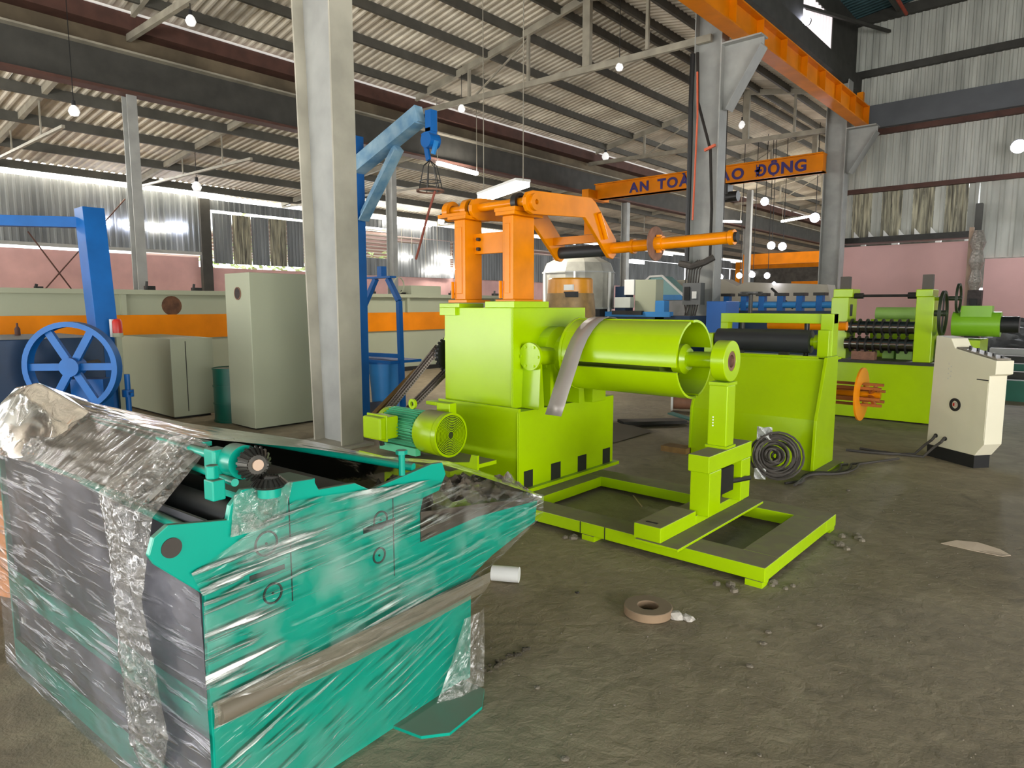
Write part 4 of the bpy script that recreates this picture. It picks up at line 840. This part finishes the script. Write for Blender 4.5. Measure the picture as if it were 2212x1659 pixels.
# blue gantry
bgt = T('blue_gantry', (-9.4, 3, 0), 'tall bright blue leaning post with a horizontal blue beam at the left edge', 'gantry')
P('post', MB().add([(-9.62, 2.9, 0), (-9.3, 2.9, 0), (-9.3, 3.15, 0), (-9.62, 3.15, 0), (-9.98, 2.9, 2.83), (-9.66, 2.9, 2.83), (-9.66, 3.15, 2.83), (-9.98, 3.15, 2.83)], [(0, 1, 2, 3), (4, 5, 6, 7), (0, 1, 5, 4), (1, 2, 6, 5), (2, 3, 7, 6), (3, 0, 4, 7)]), blue, bgt, bevel=.004)
P('beam', MB().bar((-9.95, 3.0, 2.66), (-11.2, .6, 2.62), .14, .13), blue, bgt)
P('foot', MB().box(-9.7, -9.2, 2.8, 3.25, 0, .03), blue, bgt)
rb_ = T('warning_beacon', onx(255, 728, -9.25), 'small red warning beacon beside the blue leaning post', 'beacon')
c = onx(255, 728, -9.25); P('lens', MB().lathe([(.055, 0), (.055, .14), (.04, .17), (0, .18)], c + Vector((0, 0, .05)), (0, 0, 1), 18), redm, rb_, smooth=True); P('base', MB().cyl(c, c + Vector((0, 0, .05)), .06, n=18), cabin, rb_, smooth=True); P('bracket', MB().box(c.x - .12, c.x - .04, c.y - .05, c.y + .05, c.z - .0, c.z + .22), white, rb_)
P('mount', MB().box(c.x - .03, c.x + .03, c.y - .03, c.y + .03, .0, c.z), cabin, rb_)
# blue wheel machine
bw = T('blue_wheel_machine', (-8.6, 2.1, 0), 'blue press with a big spoked flywheel behind the wrapped machine', 'machine')
WC = Vector((-8.15, 2.25, .96)); WD = Vector((.72, -.69, 0)).normalized(); WT = Vector((0, 0, 1)).cross(WD)
P('flywheel_rim', MB().lathe([(.42, -.06), (.475, -.06), (.475, .06), (.42, .06), (.43, 0)], WC, WD, 48, True), blue, bw, smooth=True)
P('flywheel_hub', MB().cyl(WC - WD * .1, WC + WD * .08, .1, n=24), blue, bw, smooth=True)
for k in range(6):
    a = k * math.pi / 3; e = WT * math.cos(a) + Vector((0, 0, 1)) * math.sin(a); P('spoke', MB().bar(WC + e * .08, WC + e * .43, .075, .05, up=WD), blue, bw)
P('machine_body', MB().box(-10.4, -8.75, 1.2, 2.75, 0, 1.24), navy, bw, bevel=.01)
P('bearing_box', MB(Matrix.Translation(WC) @ Matrix.Rotation(math.atan2(WD.y, WD.x), 4, 'Z')).box(-.35, -.15, -.12, .22, -.9, -.15), blue, bw)
P('shaft', MB().cyl(WC - WD * .5, WC, .04, n=12), darksteel, bw)
P('base_tray', MB().box(-8.8, -7.7, 2.0, 3.0, 0, .3), darksteel, bw)
st = T('handle_stand', (-8.3, 2.85, 0), 'small blue stand with hand grips beside the blue flywheel', 'stand')
c = ony(278, 870, 2.85); P('post', MB().cyl((c.x, 2.85, .3), (c.x, 2.85, .82), .03, n=10), blue, st); P('cross_grip', MB().bar((c.x - .12, 2.85, .62), (c.x + .12, 2.85, .6), .03), blue, st); P('collar', MB().cyl((c.x, 2.85, .56), (c.x, 2.85, .64), .06, n=14), blue, st); P('foot', MB().box(c.x - .2, c.x + .2, 2.7, 3.0, 0, .3), darksteel, st)
bo = T('small_bottle', ony(38, 718, 2.2), 'small brown bottle on top of the dark blue machine', 'bottle'); c = ony(38, 718, 2.2)
P('glass', MB().lathe([(.03, 0), (.03, .08), (.012, .11), (.012, .15), (0, .15)], (c.x, c.y, 1.24), (0, 0, 1), 12), redbrown, bo, smooth=True)
# orange cylinder edge seen at the left edge behind film
P('orange_cylinder', MB().cyl((-4.55, 1.05, .0), (-4.55, 1.05, .55), .25, n=24), mat('matt orange', '#d98a45', .6), None, smooth=True, label='orange cylinder just showing left of the wrapped machine', cat='cylinder')

# blue trolley and bin
bf = T('tube_stand', (-8.3, 6.5, 0), 'blue tapered tube frame standing right of the near column', 'frame')
A0, A1, A2 = ony(786, 850, 6.5), ony(787, 660, 6.5), ony(812, 602, 6.5); B0, B1, B2 = ony(868, 830, 6.5), ony(862, 650, 6.5), ony(838, 602, 6.5)
for a, b_ in ((A0, A1), (A1, A2), (B0, B1), (B1, B2)): P('leg', MB().bar(a, b_, .07, .07), blue, bf)
P('leg', MB().bar((A0.x, 6.5, 0), A0, .07), blue, bf); P('leg', MB().bar((B0.x + .02, 6.5, 0), B0, .07), blue, bf)
P('top_plate', MB().box(A2.x - .2, B2.x + .12, 6.44, 6.56, A2.z, A2.z + .03), blue, bf); P('top_lug', MB().box((A2.x + B2.x) / 2 - .05, (A2.x + B2.x) / 2 + .05, 6.45, 6.55, A2.z + .03, A2.z + .18), blue, bf)
P('cross_bar', MB().bar(ony(786, 765, 6.5), ony(866, 769, 6.5), .06), blue, bf); P('shelf', MB().box(A0.x, B0.x, 6.3, 6.9, .74, .78), blue, bf)
bb = T('blue_bin', (-8.5, 6.6, 0), 'round blue plastic bin inside the blue tube frame', 'bin')
P('bin_wall', MB().lathe([(.21, 0), (.26, .7), (.24, .7), (.2, .05)], (-8.52, 6.65, .03), (0, 0, 1), 30), bluel, bb, smooth=True); P('rim', MB().ring((-8.52, 6.65, .72), (0, 0, 1), .275, .25, .04, 30), blue, bb, smooth=True); P('base', MB().cyl((-8.52, 6.65, 0), (-8.52, 6.65, .06), .21, n=24), bluel, bb)
P('navy_plate', MB().bar((-8.3, 6.1, .12), (-7.6, 6.0, .02), .5, .05), navy, None, label='dark blue steel plate leaning at the foot of the column', cat='plate')
P('plank', MB().bar(ony(800, 905, 5.4) , ony(902, 800, 5.4), .09, .05), wood, None, label='old brown plank leaning behind the drive chain', cat='plank')
# jib crane
jb = T('jib_crane', (-7.5, 5.5, 1.6), 'weathered blue jib arm fixed behind the near column', 'crane')
bluew = mat('weathered blue paint', '#93b3c4', .6, var=.45, col2='#5b8bad', nscale=5)
P('jib_arm', MB().bar((-7.56, 5.5, 3.42), (-6.28, 5.5, 3.86), .12, .2), bluew, jb); P('arm_flange', MB().bar((-7.56, 5.5, 3.31), (-6.28, 5.5, 3.75), .18, .015), bluew, jb)
P('brace', MB().bar((-7.5, 5.55, 2.75), (-6.75, 5.55, 3.55), .1, .12), bluew, jb); P('brace_flange', MB().bar((-7.46, 5.5, 2.72), (-6.7, 5.5, 3.5), .12, .02), bluew, jb)
P('mast', MB().box(-7.64, -7.5, 5.42, 5.58, 0, 3.8), blue, jb)
hb = T('chain_hoist', (-6.1, 5.5, 2.9), 'blue chain hoist and wire basket hanging from the jib arm', 'hoist')
P('trolley_plate', MB().box(-6.14, -6.04, 5.45, 5.55, 3.62, 3.86), blue, hb); P('hoist_body', MB().cyl((-6.1, 5.42, 3.52), (-6.1, 5.58, 3.52), .09, n=18).box(-6.14, -6.05, 5.45, 5.55, 3.5, 3.66), blue, hb, smooth=False)
P('hoist_plate', MB().bar((-6.2, 5.48, 3.62), (-6.12, 5.48, 3.3), .03, .06), blue, hb); P('hoist_plate', MB().bar((-5.98, 5.48, 3.5), (-6.04, 5.48, 3.36), .03, .05), bluel, hb)
for k in range(7):
    a = k * math.tau / 7; P('basket_wire', MB().tube([(-6.12, 5.5, 3.3), (-6.12 + .08 * math.cos(a), 5.5 + .08 * math.sin(a), 3.24), (-6.12 + .15 * math.cos(a), 5.5 + .15 * math.sin(a), 2.95)], .006, 5), darksteel, hb)
P('basket_ring', MB().ring((-6.12, 5.5, 2.95), (0, 0, 1), .165, .15, .02, 28), rust, hb); P('basket_ring', MB().ring((-6.12, 5.5, 3.06), (0, 0, 1), .13, .12, .012, 28), darksteel, hb)
P('red_rope', MB().tube([(-5.98, 5.45, 2.93), (-6.1, 5.45, 2.7), (-6.22, 5.45, 2.42), (-6.34, 5.45, 2.16)], .014, 6), mat('red rope', '#8d4a3c', .8), hb)

# ================================================================== CENTRE BACKGROUND
ct = T('cooling_tank', (-8.6, 12, 0), 'big translucent white octagonal tank with dark base behind the orange arms', 'tank')
P('shell', MB().lathe([(.78, 1.55), (.78, 2.3), (.7, 2.5), (.35, 2.68), (0, 2.7)], (-8.62, 12, 0), (0, 0, 1), 12), mat('cloudy tank plastic', '#a8a69b', .35, var=.35), ct)
for z in (1.55, 2.3): P('band', MB().ring((-8.62, 12, z), (0, 0, 1), .8, .76, .03, 12), galv, ct)
P('base', MB().cyl((-8.62, 12, 0), (-8.62, 12, 1.55), .7, n=12), mat('dark tank base', '#2a2b2b', .6), ct)
for k in range(6): a = k * math.pi / 3; P('rib', MB().bar((-8.62 + .76 * math.cos(a), 12 + .76 * math.sin(a), 0), (-8.62 + .79 * math.cos(a), 12 + .79 * math.sin(a), 2.3), .04), white, ct)
P('sticker', MB().cyl((-8.1, 11.38, 1.95), (-8.08, 11.36, 1.95), .1, n=14), mat('pale yellow label', '#e6dc8a', .5), ct)
yd = T('yellow_drum', (-6, 8, 0), 'amber translucent drum with dusty film and a square cut out', 'drum')
P('shell', MB().lathe([(.36, 1.2), (.34, 1.72), (.33, 1.98), (.31, 2.0), (0, 2.0)], (-5.97, 8.1, 0), (0, 0, 1), 28), mat('amber plastic', '#dc9320', .3, var=.3), yd, smooth=True)
P('film_skirt', MB().lathe([(.37, 1.1), (.375, 1.5), (.35, 1.78)], (-5.97, 8.1, 0), (0, 0, 1), 28), mat('brown film', '#9a7a48', .5, var=.4, nscale=8), yd, smooth=True)
P('cut_out', MB().box(-5.85, -5.65, 7.78, 7.86, 1.72, 1.8), black, yd); P('label', MB().box(-5.85, -5.7, 7.78, 7.82, 1.82, 1.9), white, yd)
P('stand', MB().cyl((-5.97, 8.1, 0), (-5.97, 8.1, 1.2), .3, n=20), navy, yd)
obj_box('grey_control_box', -7.22, -6.74, 12, 12.3, 1.42, 2.12, cabin, 'grey control box on the blue machine in mid distance', 'box')
obj_box('white_board', -7.46, -7.23, 11.98, 12.25, 1.82, 2.13, white, 'white board standing left of the grey control box', 'board')  # plain white board, no screen
obj_box('junction_box', -7.58, -7.2, 11.8, 11.95, 1.56, 1.77, mat('pale grey box', '#b9beb6', .5), 'small pale junction box below the white board', 'box')
bm_ = T('blue_machine_tool', (-7, 12.4, 0), 'blue machine tool carrying control boxes behind the lime drum', 'machine')
P('bed', MB().box(-8.0, -6.0, 12.0, 12.8, 0, 1.4), navy, bm_); P('table', MB().box(-7.9, -6.4, 11.95, 12.1, 1.38, 1.48), bluel, bm_); P('side_box', MB().box(-6.75, -6.55, 12.0, 12.2, 1.3, 1.7), bluel, bm_); P('pillar', MB().box(-7.75, -7.5, 12.1, 12.4, 1.4, 2.0), navy, bm_); P('carriage', MB().box(-7.7, -7.0, 11.9, 12.1, 1.42, 1.5), darksteel, bm_)
rm = mat('dull machine grey', '#8f9191', .4, .4, var=.3)
la = T('covered_lathe', (-8.6, 16, 0), 'lathe with a white framed teal window hood', 'machine')
P('hood_window', MB().prism([(-9.3, 1.85), (-9.3, 2.25), (-9.15, 2.36), (-8.8, 2.37), (-8.15, 1.85)], 'y', 16, 16.5), tealglass, la)
for a, b_ in (((-9.3, 1.85), (-9.3, 2.25)), ((-9.3, 2.25), (-9.15, 2.37)), ((-9.15, 2.37), (-8.8, 2.38)), ((-8.8, 2.38), (-8.12, 1.82))): P('hood_frame', MB().bar((a[0], 15.97, a[1]), (b_[0], 15.97, b_[1]), .05), white, la)
P('body', MB().box(-9.3, -8.0, 16, 16.6, 0, 1.85), rm, la); P('blue_strip', MB().box(-9.3, -8.2, 15.95, 16, 1.75, 1.88), bluel, la)
gcv = T('long_grey_cover', (-6.5, 17, 0), 'long beige grey sheet cover beyond the blue machine row', 'cover')
P('cover_shell', MB().prism([(-8.9, 1.2), (-8.9, 2.3), (-7.6, 2.3), (-7.2, 2.1), (-7.0, 2.2), (-5.0, 2.1), (-4.8, 1.2)], 'y', 17, 17.6), mat('beige grey sheet', '#aaa393', .6, var=.12), gcv); P('cover_base', MB().box(-8.9, -4.8, 17, 17.6, 0, 1.2), rm, gcv)
P('pipe', MB().cyl((-5.9, 15.9, 2.0), (-5.3, 15.6, 1.55), .03, n=8), darksteel, gcv)
sp = P('welding_arc', MB().lathe([(0, -.05), (.05, 0), (0, .05)], onx(1672, 612, -6.2), (0, 0, 1), 10), lampw, None, label='small blue white welding arc far behind the stands', cat='light')
obj_box('tall_blue_cabinet', -4.72, -4.4, 10, 10.5, 0, 1.67, mat('strong blue', '#0b5aa8', .4), 'narrow dark blue cabinet between the second column and the black roller', 'cabinet')
br_ = T('blue_roll_line', (-5.2, 14, 0), 'row of blue roll forming stands behind the black roller', 'machine')
P('bed', MB().box(-6.3, -3.9, 14, 14.6, 0, 1.5), navy, br_)
for k in range(6):
    x = -6.2 + k * .38; P('roll_stand', MB().box(x, x + .12, 13.95, 14.1, 1.5, 1.82), blue, br_); P('roll_cap', MB().box(x - .05, x + .17, 13.92, 14.15, 1.8, 1.86), darksteel, br_); P('roll', MB().cyl((x + .12, 14, 1.62), (x + .38, 14, 1.62), .07, n=14), bluel, br_, smooth=True)
P('amber_shaft', MB().cyl((-2.95, 7.9, 1.38), (-2.1, 7.9, 1.38), .05, n=14), craneo, ts, smooth=True)
# switch box and cables on the second column
sb = T('switch_box', (-6.5, 13.4, 1.6), 'grey switch box with white breaker on the second column', 'electrical box')
P('box', MB().box(-6.83, -6.42, 13.3, 13.5, 1.62, 2.08), mat('grey box', '#6f7172', .5), sb); P('breaker', MB().box(-6.6, -6.5, 13.27, 13.3, 1.75, 1.9), white, sb); P('breaker', MB().box(-6.78, -6.66, 13.27, 13.3, 1.72, 2.0), black, sb)
for k in range(6):
    x = -6.8 + k * .06; P('cable', MB().tube([(x, 13.35, 2.08), (x + .05, 13.3, 2.35), (-6.5 + .04 * k, 13.3, 2.55)], .014, 5), cable, sb); P('cable', MB().tube([(x, 13.35, 1.62), (x + RN.uniform(-.1, .1), 13.3, 1.3), (-6.6, 13.3, .8)], .014, 5), cable, sb)
P('cable_bundle', MB().tube([(-6.95, 13.4, 2.5), (-6.6, 13.25, 2.42), (-6.35, 13.3, 2.5), (-6.2, 13.4, 2.6)], .07, 8), cable, sb)
for i, (x, off) in enumerate(((-6.86, .0), (-6.62, .25), (-6.5, .35))):
    P('riser_cable', MB().tube([(x if i == 0 else -6.75, 13.5, 6.8), (x if i == 0 else -6.7, 13.48, 5.8), (x if i == 0 else -6.4, 13.5, 4.8), (x if i == 0 else -6.33, 13.5, 3.6), (x if i == 0 else -6.33, 13.5, 2.55)], .05 if i == 0 else .03, 7), black if i == 0 else cable, sb)
P('red_cord', MB().tube([(-6.72, 13.45, 6.4), (-6.68, 13.44, 5.5), (-6.7, 13.44, 4.4), (-6.72, 13.44, 3.4)], .02, 5), mat('orange red cord', '#e06a48', .6), sb); P('red_tie', MB().bar((-6.5, 13.45, 4.8), (-6.25, 13.4, 4.86), .05), mat('orange red cord', '#e06a48', .6), sb)

# ================================================================== RIGHT BACKGROUND
tp_ = T('tarpaulin', (-1.9, 20, 0), 'crumpled grey tarpaulin heap by the pink wall at the right edge', 'tarpaulin')
def tarpf(u, v):
    x = -2.3 + u * 2.6; z = .35 + v * 1.0 * (1 - .25 * u); y = 20 + v * .7
    n_ = noise.fractal(Vector((u * 5, v * 5, 2)), 1, 2, 4); return (x, y - n_ * .25, z + n_ * .12)
P('sheet', MB().grid(tarpf, 40, 24), tarp, tp_, smooth=True); P('heap_base', MB().box(-2.2, .6, 20.1, 21, 0, .5), darksteel, tp_)
for i in range(5):
    P('steel_profile_stack', MB().box(-1.75 + i * .03, 1.5, 14 + i * .45, 14.25 + i * .45, .0, .35 + .11 * i), [greend, darksteel, greend, darksteel, galv][i], None, label=['nearest dark green steel profile stacked right of the console', 'dark steel profile second in the stack right of the console', 'middle green steel profile right of the console', 'dark steel profile behind the middle green one, right of the console', 'topmost grey steel profile at the back right of the console'][i], cat='steel profile', group='steel profiles right of the console')
wp = T('wrapped_post', (-2.62, 21, 0), 'post wrapped in shiny film with switch gear, left of the pink wall edge', 'post')
P('post', MB().box(-2.8, -2.7, 21, 21.1, 0, 3.6), mat('tan post', '#b09884', .7), wp); P('panel', MB().box(-2.72, -2.42, 20.9, 21.2, 0, 2.0), mat('dark gear', '#4b4240', .6, var=.5, nscale=12), wp)
for z in (.5, 1.0, 1.5): P('switch', MB().box(-2.65, -2.5, 20.86, 20.9, z, z + .28), black, wp)
mb = MB(); mb.lathe([(.1, 0), (.16, .2), (.1, .5), (.17, .7), (.12, 1.0), (.18, 1.2), (.1, 1.5)], (-2.58, 20.9, 2.0), (0, 0, 1), 10); P('film_wrap', mb, mat('crinkled film', '#b5aea6', .15, .3, var=.4, nscale=20, bump=1, bscale=20), wp)
P('red_pipe', MB().cyl((-5.0, 13, 10.4), (-5.0, 23, 10.0), .05, n=8), mat('red pipe paint', '#a8452f', .6), None, label='thin red pipe under the blue green roof', cat='pipe')
P('roof_strut', MB().bar((-6.6, 19, 9.4), (-5.6, 23.8, 9.9), .08), beamdark, None, label='dark diagonal strut by the bright clerestory sheet', cat='brace')

# ================================================================== FLOOR ITEMS
ri = T('steel_ring', (-1.65, 3.0, 0), 'flat rusty steel ring lying on the floor', 'ring')
P('ring_body', MB().ring((-1.68, 2.99, .025), (0, 0, 1), .125, .052, .045, 40), mat('dusty rusty ring', '#8a7258', .8, var=.25, dust=.5), ri, smooth=True, bevel=.005)
def rock(c, r, seed, m, name, lab, cat, grp=None):
    bm = bmesh.new(); bmesh.ops.create_icosphere(bm, subdivisions=2, radius=1); mb = MB(); bm.verts.ensure_lookup_table()
    vs = [Vector(c) + Vector((v.co.x * r[0], v.co.y * r[1], v.co.z * r[2])) * (1 + .35 * noise.noise(v.co * 1.7 + Vector((seed, 0, 0)))) for v in bm.verts]
    mb.add(vs, [tuple(v.index for v in f.verts) for f in bm.faces]); bm.free(); return P(name, mb, m, None, smooth=False, label=lab, cat=cat, group=grp)
wrm = mat('white putty', '#b5aea4', .8, bump=.4); rock((-1.545, 3.03, .02), (.045, .03, .024), 3, wrm, 'white_lump', 'white lump touching the rusty floor ring', 'stone'); rock((-1.485, 3.05, .016), (.035, .022, .018), 5, wrm, 'white_lump', 'smaller white lump beside the first one by the ring', 'stone')
P('paper_sheet', MB().add([(-.72, 5.22, .004), (-.64, 5.27, .03), (-.52, 5.3, .035), (-.4, 5.29, .02), (-.34, 5.26, .004), (-.38, 5.2, .004), (-.55, 5.2, .004)], [(0, 1, 2, 3, 4, 5, 6)]), mat('dusty card', '#b5a48f', .8), None, label='pale torn card lying on the bare floor at right', cat='card')
bpy.context.view_layer.update()
s_ = [o for o in COL.objects if o.name.startswith('paper_sheet')][0]; m_ = s_.modifiers.new('t', 'SOLIDIFY'); m_.thickness = .006
co_ = T('cable_coil', (-2.2, 6.0, 0), 'big loose coil of grey cable leaning on the lime stand', 'cable')
cc = Vector((-2.17, 6.1, .24)); cd = Vector((.35, -.9, .25)).normalized(); cu = Vector((0, 0, 1)).cross(cd).normalized(); cv = cd.cross(cu)
for k in range(26):
    r = (.03 + .01 * k) if k < 6 else RN.uniform(.05, .23); o_ = cd * RN.uniform(-.07, .07) + cu * RN.uniform(-.03, .03); ph = RN.random() * 6
    P('cable_loop', MB().tube([cc + o_ + cu * (math.cos(a / 20 * math.tau) * r * 1.0) + cv * (math.sin(a / 20 * math.tau) * r) + cd * .02 * math.sin(a / 20 * math.tau * 2 + ph) for a in range(21)], .011, 6), mat('dull cable', ['#4a443e', '#2c2926'][0], .7), co_, smooth=True)
P('plastic_scrap', MB().grid(lambda u, v: cc + cu * (-.16 + .13 * u) + Vector((0, 0, .14 + .12 * v)) + cd * .05 * math.sin(u * 9 + v * 7), 8, 8), white, co_)
P('plastic_scrap', MB().grid(lambda u, v: cc + cu * (-.17 + .1 * u) + Vector((0, 0, -.23 + .1 * v)) + cd * (.09 + .04 * math.sin(u * 9 + v * 7)), 8, 8), white, co_)
for i in range(3):
    P('loose_cable', MB().tube([(-2.05 + .02 * i + k / 24 * (.25 + .1 * i) + .06 * math.sin(k * .5 + i), 6.05 + k / 24 * (1.2 + .25 * i) + .05 * math.sin(k * .7 + 2 * i), .015 + .004 * i) for k in range(25)], .012, 6), cable, None, smooth=True, label=['cable trailing from the coil nearest the lime stand', 'cable trailing from the coil in the middle of three', 'outermost of the three cables trailing from the coil'][i], cat='cable', group='cables trailing from the coil')
# scrap behind the frame, seen under the drum
cb_ = T('copper_spool', (-4.4, 9.4, 0), 'brown wire spool with white ends lying on the floor under the drum', 'spool')
P('core', MB().cyl((-4.85, 9.25, .14), (-4.3, 9.55, .14), .1, n=18), mat('copper wire', '#a8765a', .6, var=.4), cb_, smooth=True)
for p in ((-4.87, 9.24, .145), (-4.28, 9.56, .145)): P('end_disc', MB().ring(p, (.55, .3, 0), .145, .02, .03, 24), white, cb_)
P('scrap_plate', MB().bar((-4.75, 7.6, .06), (-4.2, 8.3, .05), .25, .04), darksteel, None, label='dark scrap plate on the floor under the drum', cat='plate'); P('scrap_plate', MB().bar((-4.5, 8.5, .1), (-3.95, 8.4, .03), .12, .02), mat('dull teal', '#4f7a70', .6), None, label='thin teal offcut lying by the dark scrap plate', cat='plate')
P('board', MB().box(-3.6, -3.3, 6.6, 6.8, 0, .06), wood, None, label='wood block on the floor left of the lime pedestal', cat='block')
P('floor_sheet', MB().grid(lambda u, v: (-5.3 + 1.1 * u, 6.6 + .9 * v, .012 + .05 * max(0, math.sin(u * 3)) * v), 12, 8), mat('dusty sheet', '#6f6555', .8), None, smooth=True, label='dusty curled sheet on the floor behind the lime housing', cat='sheet')
P('stick', MB().bar(gz(1368, 1070, .01), gz(1387, 1094, .01), .008), mat('pale stick', '#b59f80', .8), None, label='thin pale stick on the floor inside the lime frame', cat='stick')
RL = [('dark pebble on the floor left of the rusty ring', 1247, 1281, .012), ('grey pebble in the open floor below the ring', 1659, 1367, .014), ('pebble right of the ring near the frame corner', 1770, 1352, .013),
      ('flat grey chip in the middle of the open floor', 1648, 1392, .016), ('pale chip low in the open floor', 1619, 1441, .014), ('tiny white chip near the bottom edge of the photo', 1640, 1632, .008), ('grey stone near the teal machine foot', 1160, 1487, .012), ('small stone near the bottom left of the open floor', 1220, 1642, .014), ('dark speck on the floor right of the cable coil', 1832, 1061, .016)]
for i, (l, px, py, r) in enumerate(RL):
    c = gz(px, py); rock((c.x, c.y, r * .45), (r * 1.2, r, r * .55), i * 3.3, concrete if i else darksteel, 'pebble', l, 'stone', 'pebbles on the open floor')
mb = MB()
for k in range(30):
    c = gz(1040 + k * 3.3 + RN.uniform(-8, 8), 1450 - k * 1.6 + RN.uniform(-8, 8)); r = RN.uniform(.004, .014); mb.lathe([(0, 0), (r, 0), (r * .8, r * .7), (0, r)], (c.x, c.y, 0), (0, .1, 1), 5)
tag(P('debris_trail', mb, mat('dark debris', '#4d4638', .9, var=.5), None), 'trail of dark crumbs on the floor right of the teal machine', 'debris', kind='stuff')
mb = MB()
for k in range(900):
    x, y = RN.uniform(-2.2, 1.2), RN.uniform(1.2, 7.5); r = RN.uniform(.0015, .006); mb.lathe([(0, 0), (r, 0), (r * .7, r * .6), (0, r * .8)], (x, y, 0), (RN.uniform(-.2, .2), 0, 1), 5)
tag(P('floor_grit', mb, concrete, None), 'scattered grit and crumbs over the concrete floor', 'grit', kind='stuff')

# ================================================================== LAMPS
def roofz(x):
    return 8.95 - (x + 9.6) * .187 if x > -9.6 else 7.75 + (x + 16) * .18 if x > -16 else 6.32 + (x + 16) * .093 if x > -24 else 5.5
bl = None
for i, (px, py, Y, lab) in enumerate(((412, 45, 5.9, 'white bulb lamp hanging top left near the photo edge'), (997, 235, 13.6, 'white bulb lamp over the orange press arm, left end of the long truss'), (1338, 145, 13.6, 'white bulb lamp left of the second column under the long truss'), (1604, 270, 22.9, 'white bulb lamp just right of the second column'),
                                      (1308, 338, 22.9, 'white bulb lamp above the left end of the lettered crane'), (160, 240, 4.6, 'white bulb lamp in the left bay near the photo edge'), (425, 403, 8.6, 'white bulb lamp right of the thin white post'), (990, 410, 20, 'small bulb lamp between near column and orange post'), (953, 477, 21, 'tiny bulb lamp just above the rear daylight gaps'))):
    c = ony(px, py, Y); s_ = 1.0 if Y < 15 else 1.4
    t = T('bulb_lamp', c, lab, 'lamp', 'bulb lamps under the roof'); r = .085 * (c.length / 14)
    if px > 940: r *= .85
    P('bulb', MB().lathe([(0, -r), (r * .7, -r * .8), (r, -r * .1), (r * .75, r * .6), (r * .4, r)], c, (0, 0, 1), 16), bulbm, t, smooth=True); P('socket', MB().cyl(c + Vector((0, 0, r)), c + Vector((0, 0, r * 1.9)), r * .35, n=10), black, t)
    P('cord', MB().cyl(c + Vector((0, 0, r * 1.9)), (c.x, c.y, max(c.z + r * 2, roofz(c.x))), .008, n=5), black, t)
fl = T('fluorescent_fixture', (-9.6, 10.7, 3.95), 'big glowing fluorescent fixture above the orange press arm', 'lamp')
A, B = ony(1045, 428, 10.7), ony(1130, 398, 10.2); 
P('tube_panel', MB().bar(A, B, .3, .08), lamp, fl); P('housing', MB().bar(A + Vector((0, 0, .08)), B + Vector((0, 0, .08)), .34, .05), white, fl)
for p in (A, B): P('hanger', MB().cyl(p + Vector((0, 0, .08)), (p.x, p.y, roofz(p.x)), .01, n=5), trussm, fl)
SL = [(945, 352, 1030, 375, -15.6, 'pale strip light along the valley left of the big fixture'), (835, 478, 875, 484, -23.7, 'glowing bar for a daylight gap left of the orange posts, upper one'), (880, 484, 930, 488, -23.7, 'glowing bar for a daylight gap left of the orange posts, next to the upper one'), (868, 553, 890, 555, -23.7, 'glowing bar for a lower daylight gap left of the orange posts'), (945, 555, 975, 557, -23.7, 'glowing bar for a daylight gap close to the left orange post'),
      (1690, 478, 1762, 465, -12, 'warm glowing strip left of the third column'), (1560, 478, 1600, 479, -15, 'warm far strip right of the second column'), (920, 585, 1000, 580, -23.7, 'far pink white glowing bar for a daylight gap behind the orange posts')]
for (px, py, qx, qy, X, lab) in SL:  # glowing bars; those along the left wall stand in for daylight gaps
    A, B = onx(px, py, X), onx(qx, qy, X)
    t = T('glow_strip', (A + B) / 2, lab, 'lamp', 'strip lights in the hall'); P('tube', MB().bar(A, B, .12, .1), lamp, t)
    for p in (A, B): P('hanger', MB().cyl(p, (p.x, p.y, max(p.z + .05, roofz(X))), .012, n=5), trussm, t)
for (px, py, X, r, lab) in ((1652, 435, -11, .16, 'cool white floodlight hanging mid hall below the lettered crane'), (1740, 45, -6.5, .12, 'floodlight high beside the bright clerestory sheet'), (2200, 316, -2.1, .17, 'bright floodlight on the gable wall at the right edge'), (1760, 470, -9, .18, 'cool floodlight right beside the third column'), (1666, 530, -11, .16, 'left one of two violet tinted far lamps'), (1690, 532, -10.5, .16, 'right one of two violet tinted far lamps'), (1597, 595, -12, .12, 'far lamp low in the hall left of the slim post'), (1625, 593, -11.5, .12, 'far lamp low in the hall right of the slim post'), (1657, 595, -11, .12, 'far lamp low in the hall above the welding arc'), (1556, 598, -9.5, .09, 'small round lamp close to the second column')):
    c = onx(px, py, X)
    if c.y > 59: c = ony(px, py, 55)
    t = T('floodlight', c, lab, 'lamp', 'floodlights')
    P('lens', MB().cyl(c, c + Vector((.02, -.06, -.02)), r, n=16), lampw, t); P('housing', MB().lathe([(r * 1.1, 0), (r * .9, .15), (r * .3, .25)], c, (0, 1, .2), 16), darksteel, t)
    if c.x < -6.55: P('hanger', MB().cyl(c + Vector((0, .1, r)), (c.x, c.y + .1, roofz(c.x)), .015, n=5), darksteel, t)
# glow of the near fixture as a real lamp
area('fixture_light', tuple(ony(1088, 420, 10.4)), (0, 0, 0), 1.2, .3, 60, (1, .95, .85))
area('flood_light', tuple(ony(2190, 330, 23.0)), (math.radians(-60), 0, 0), .5, .5, 120, (.95, .96, 1))
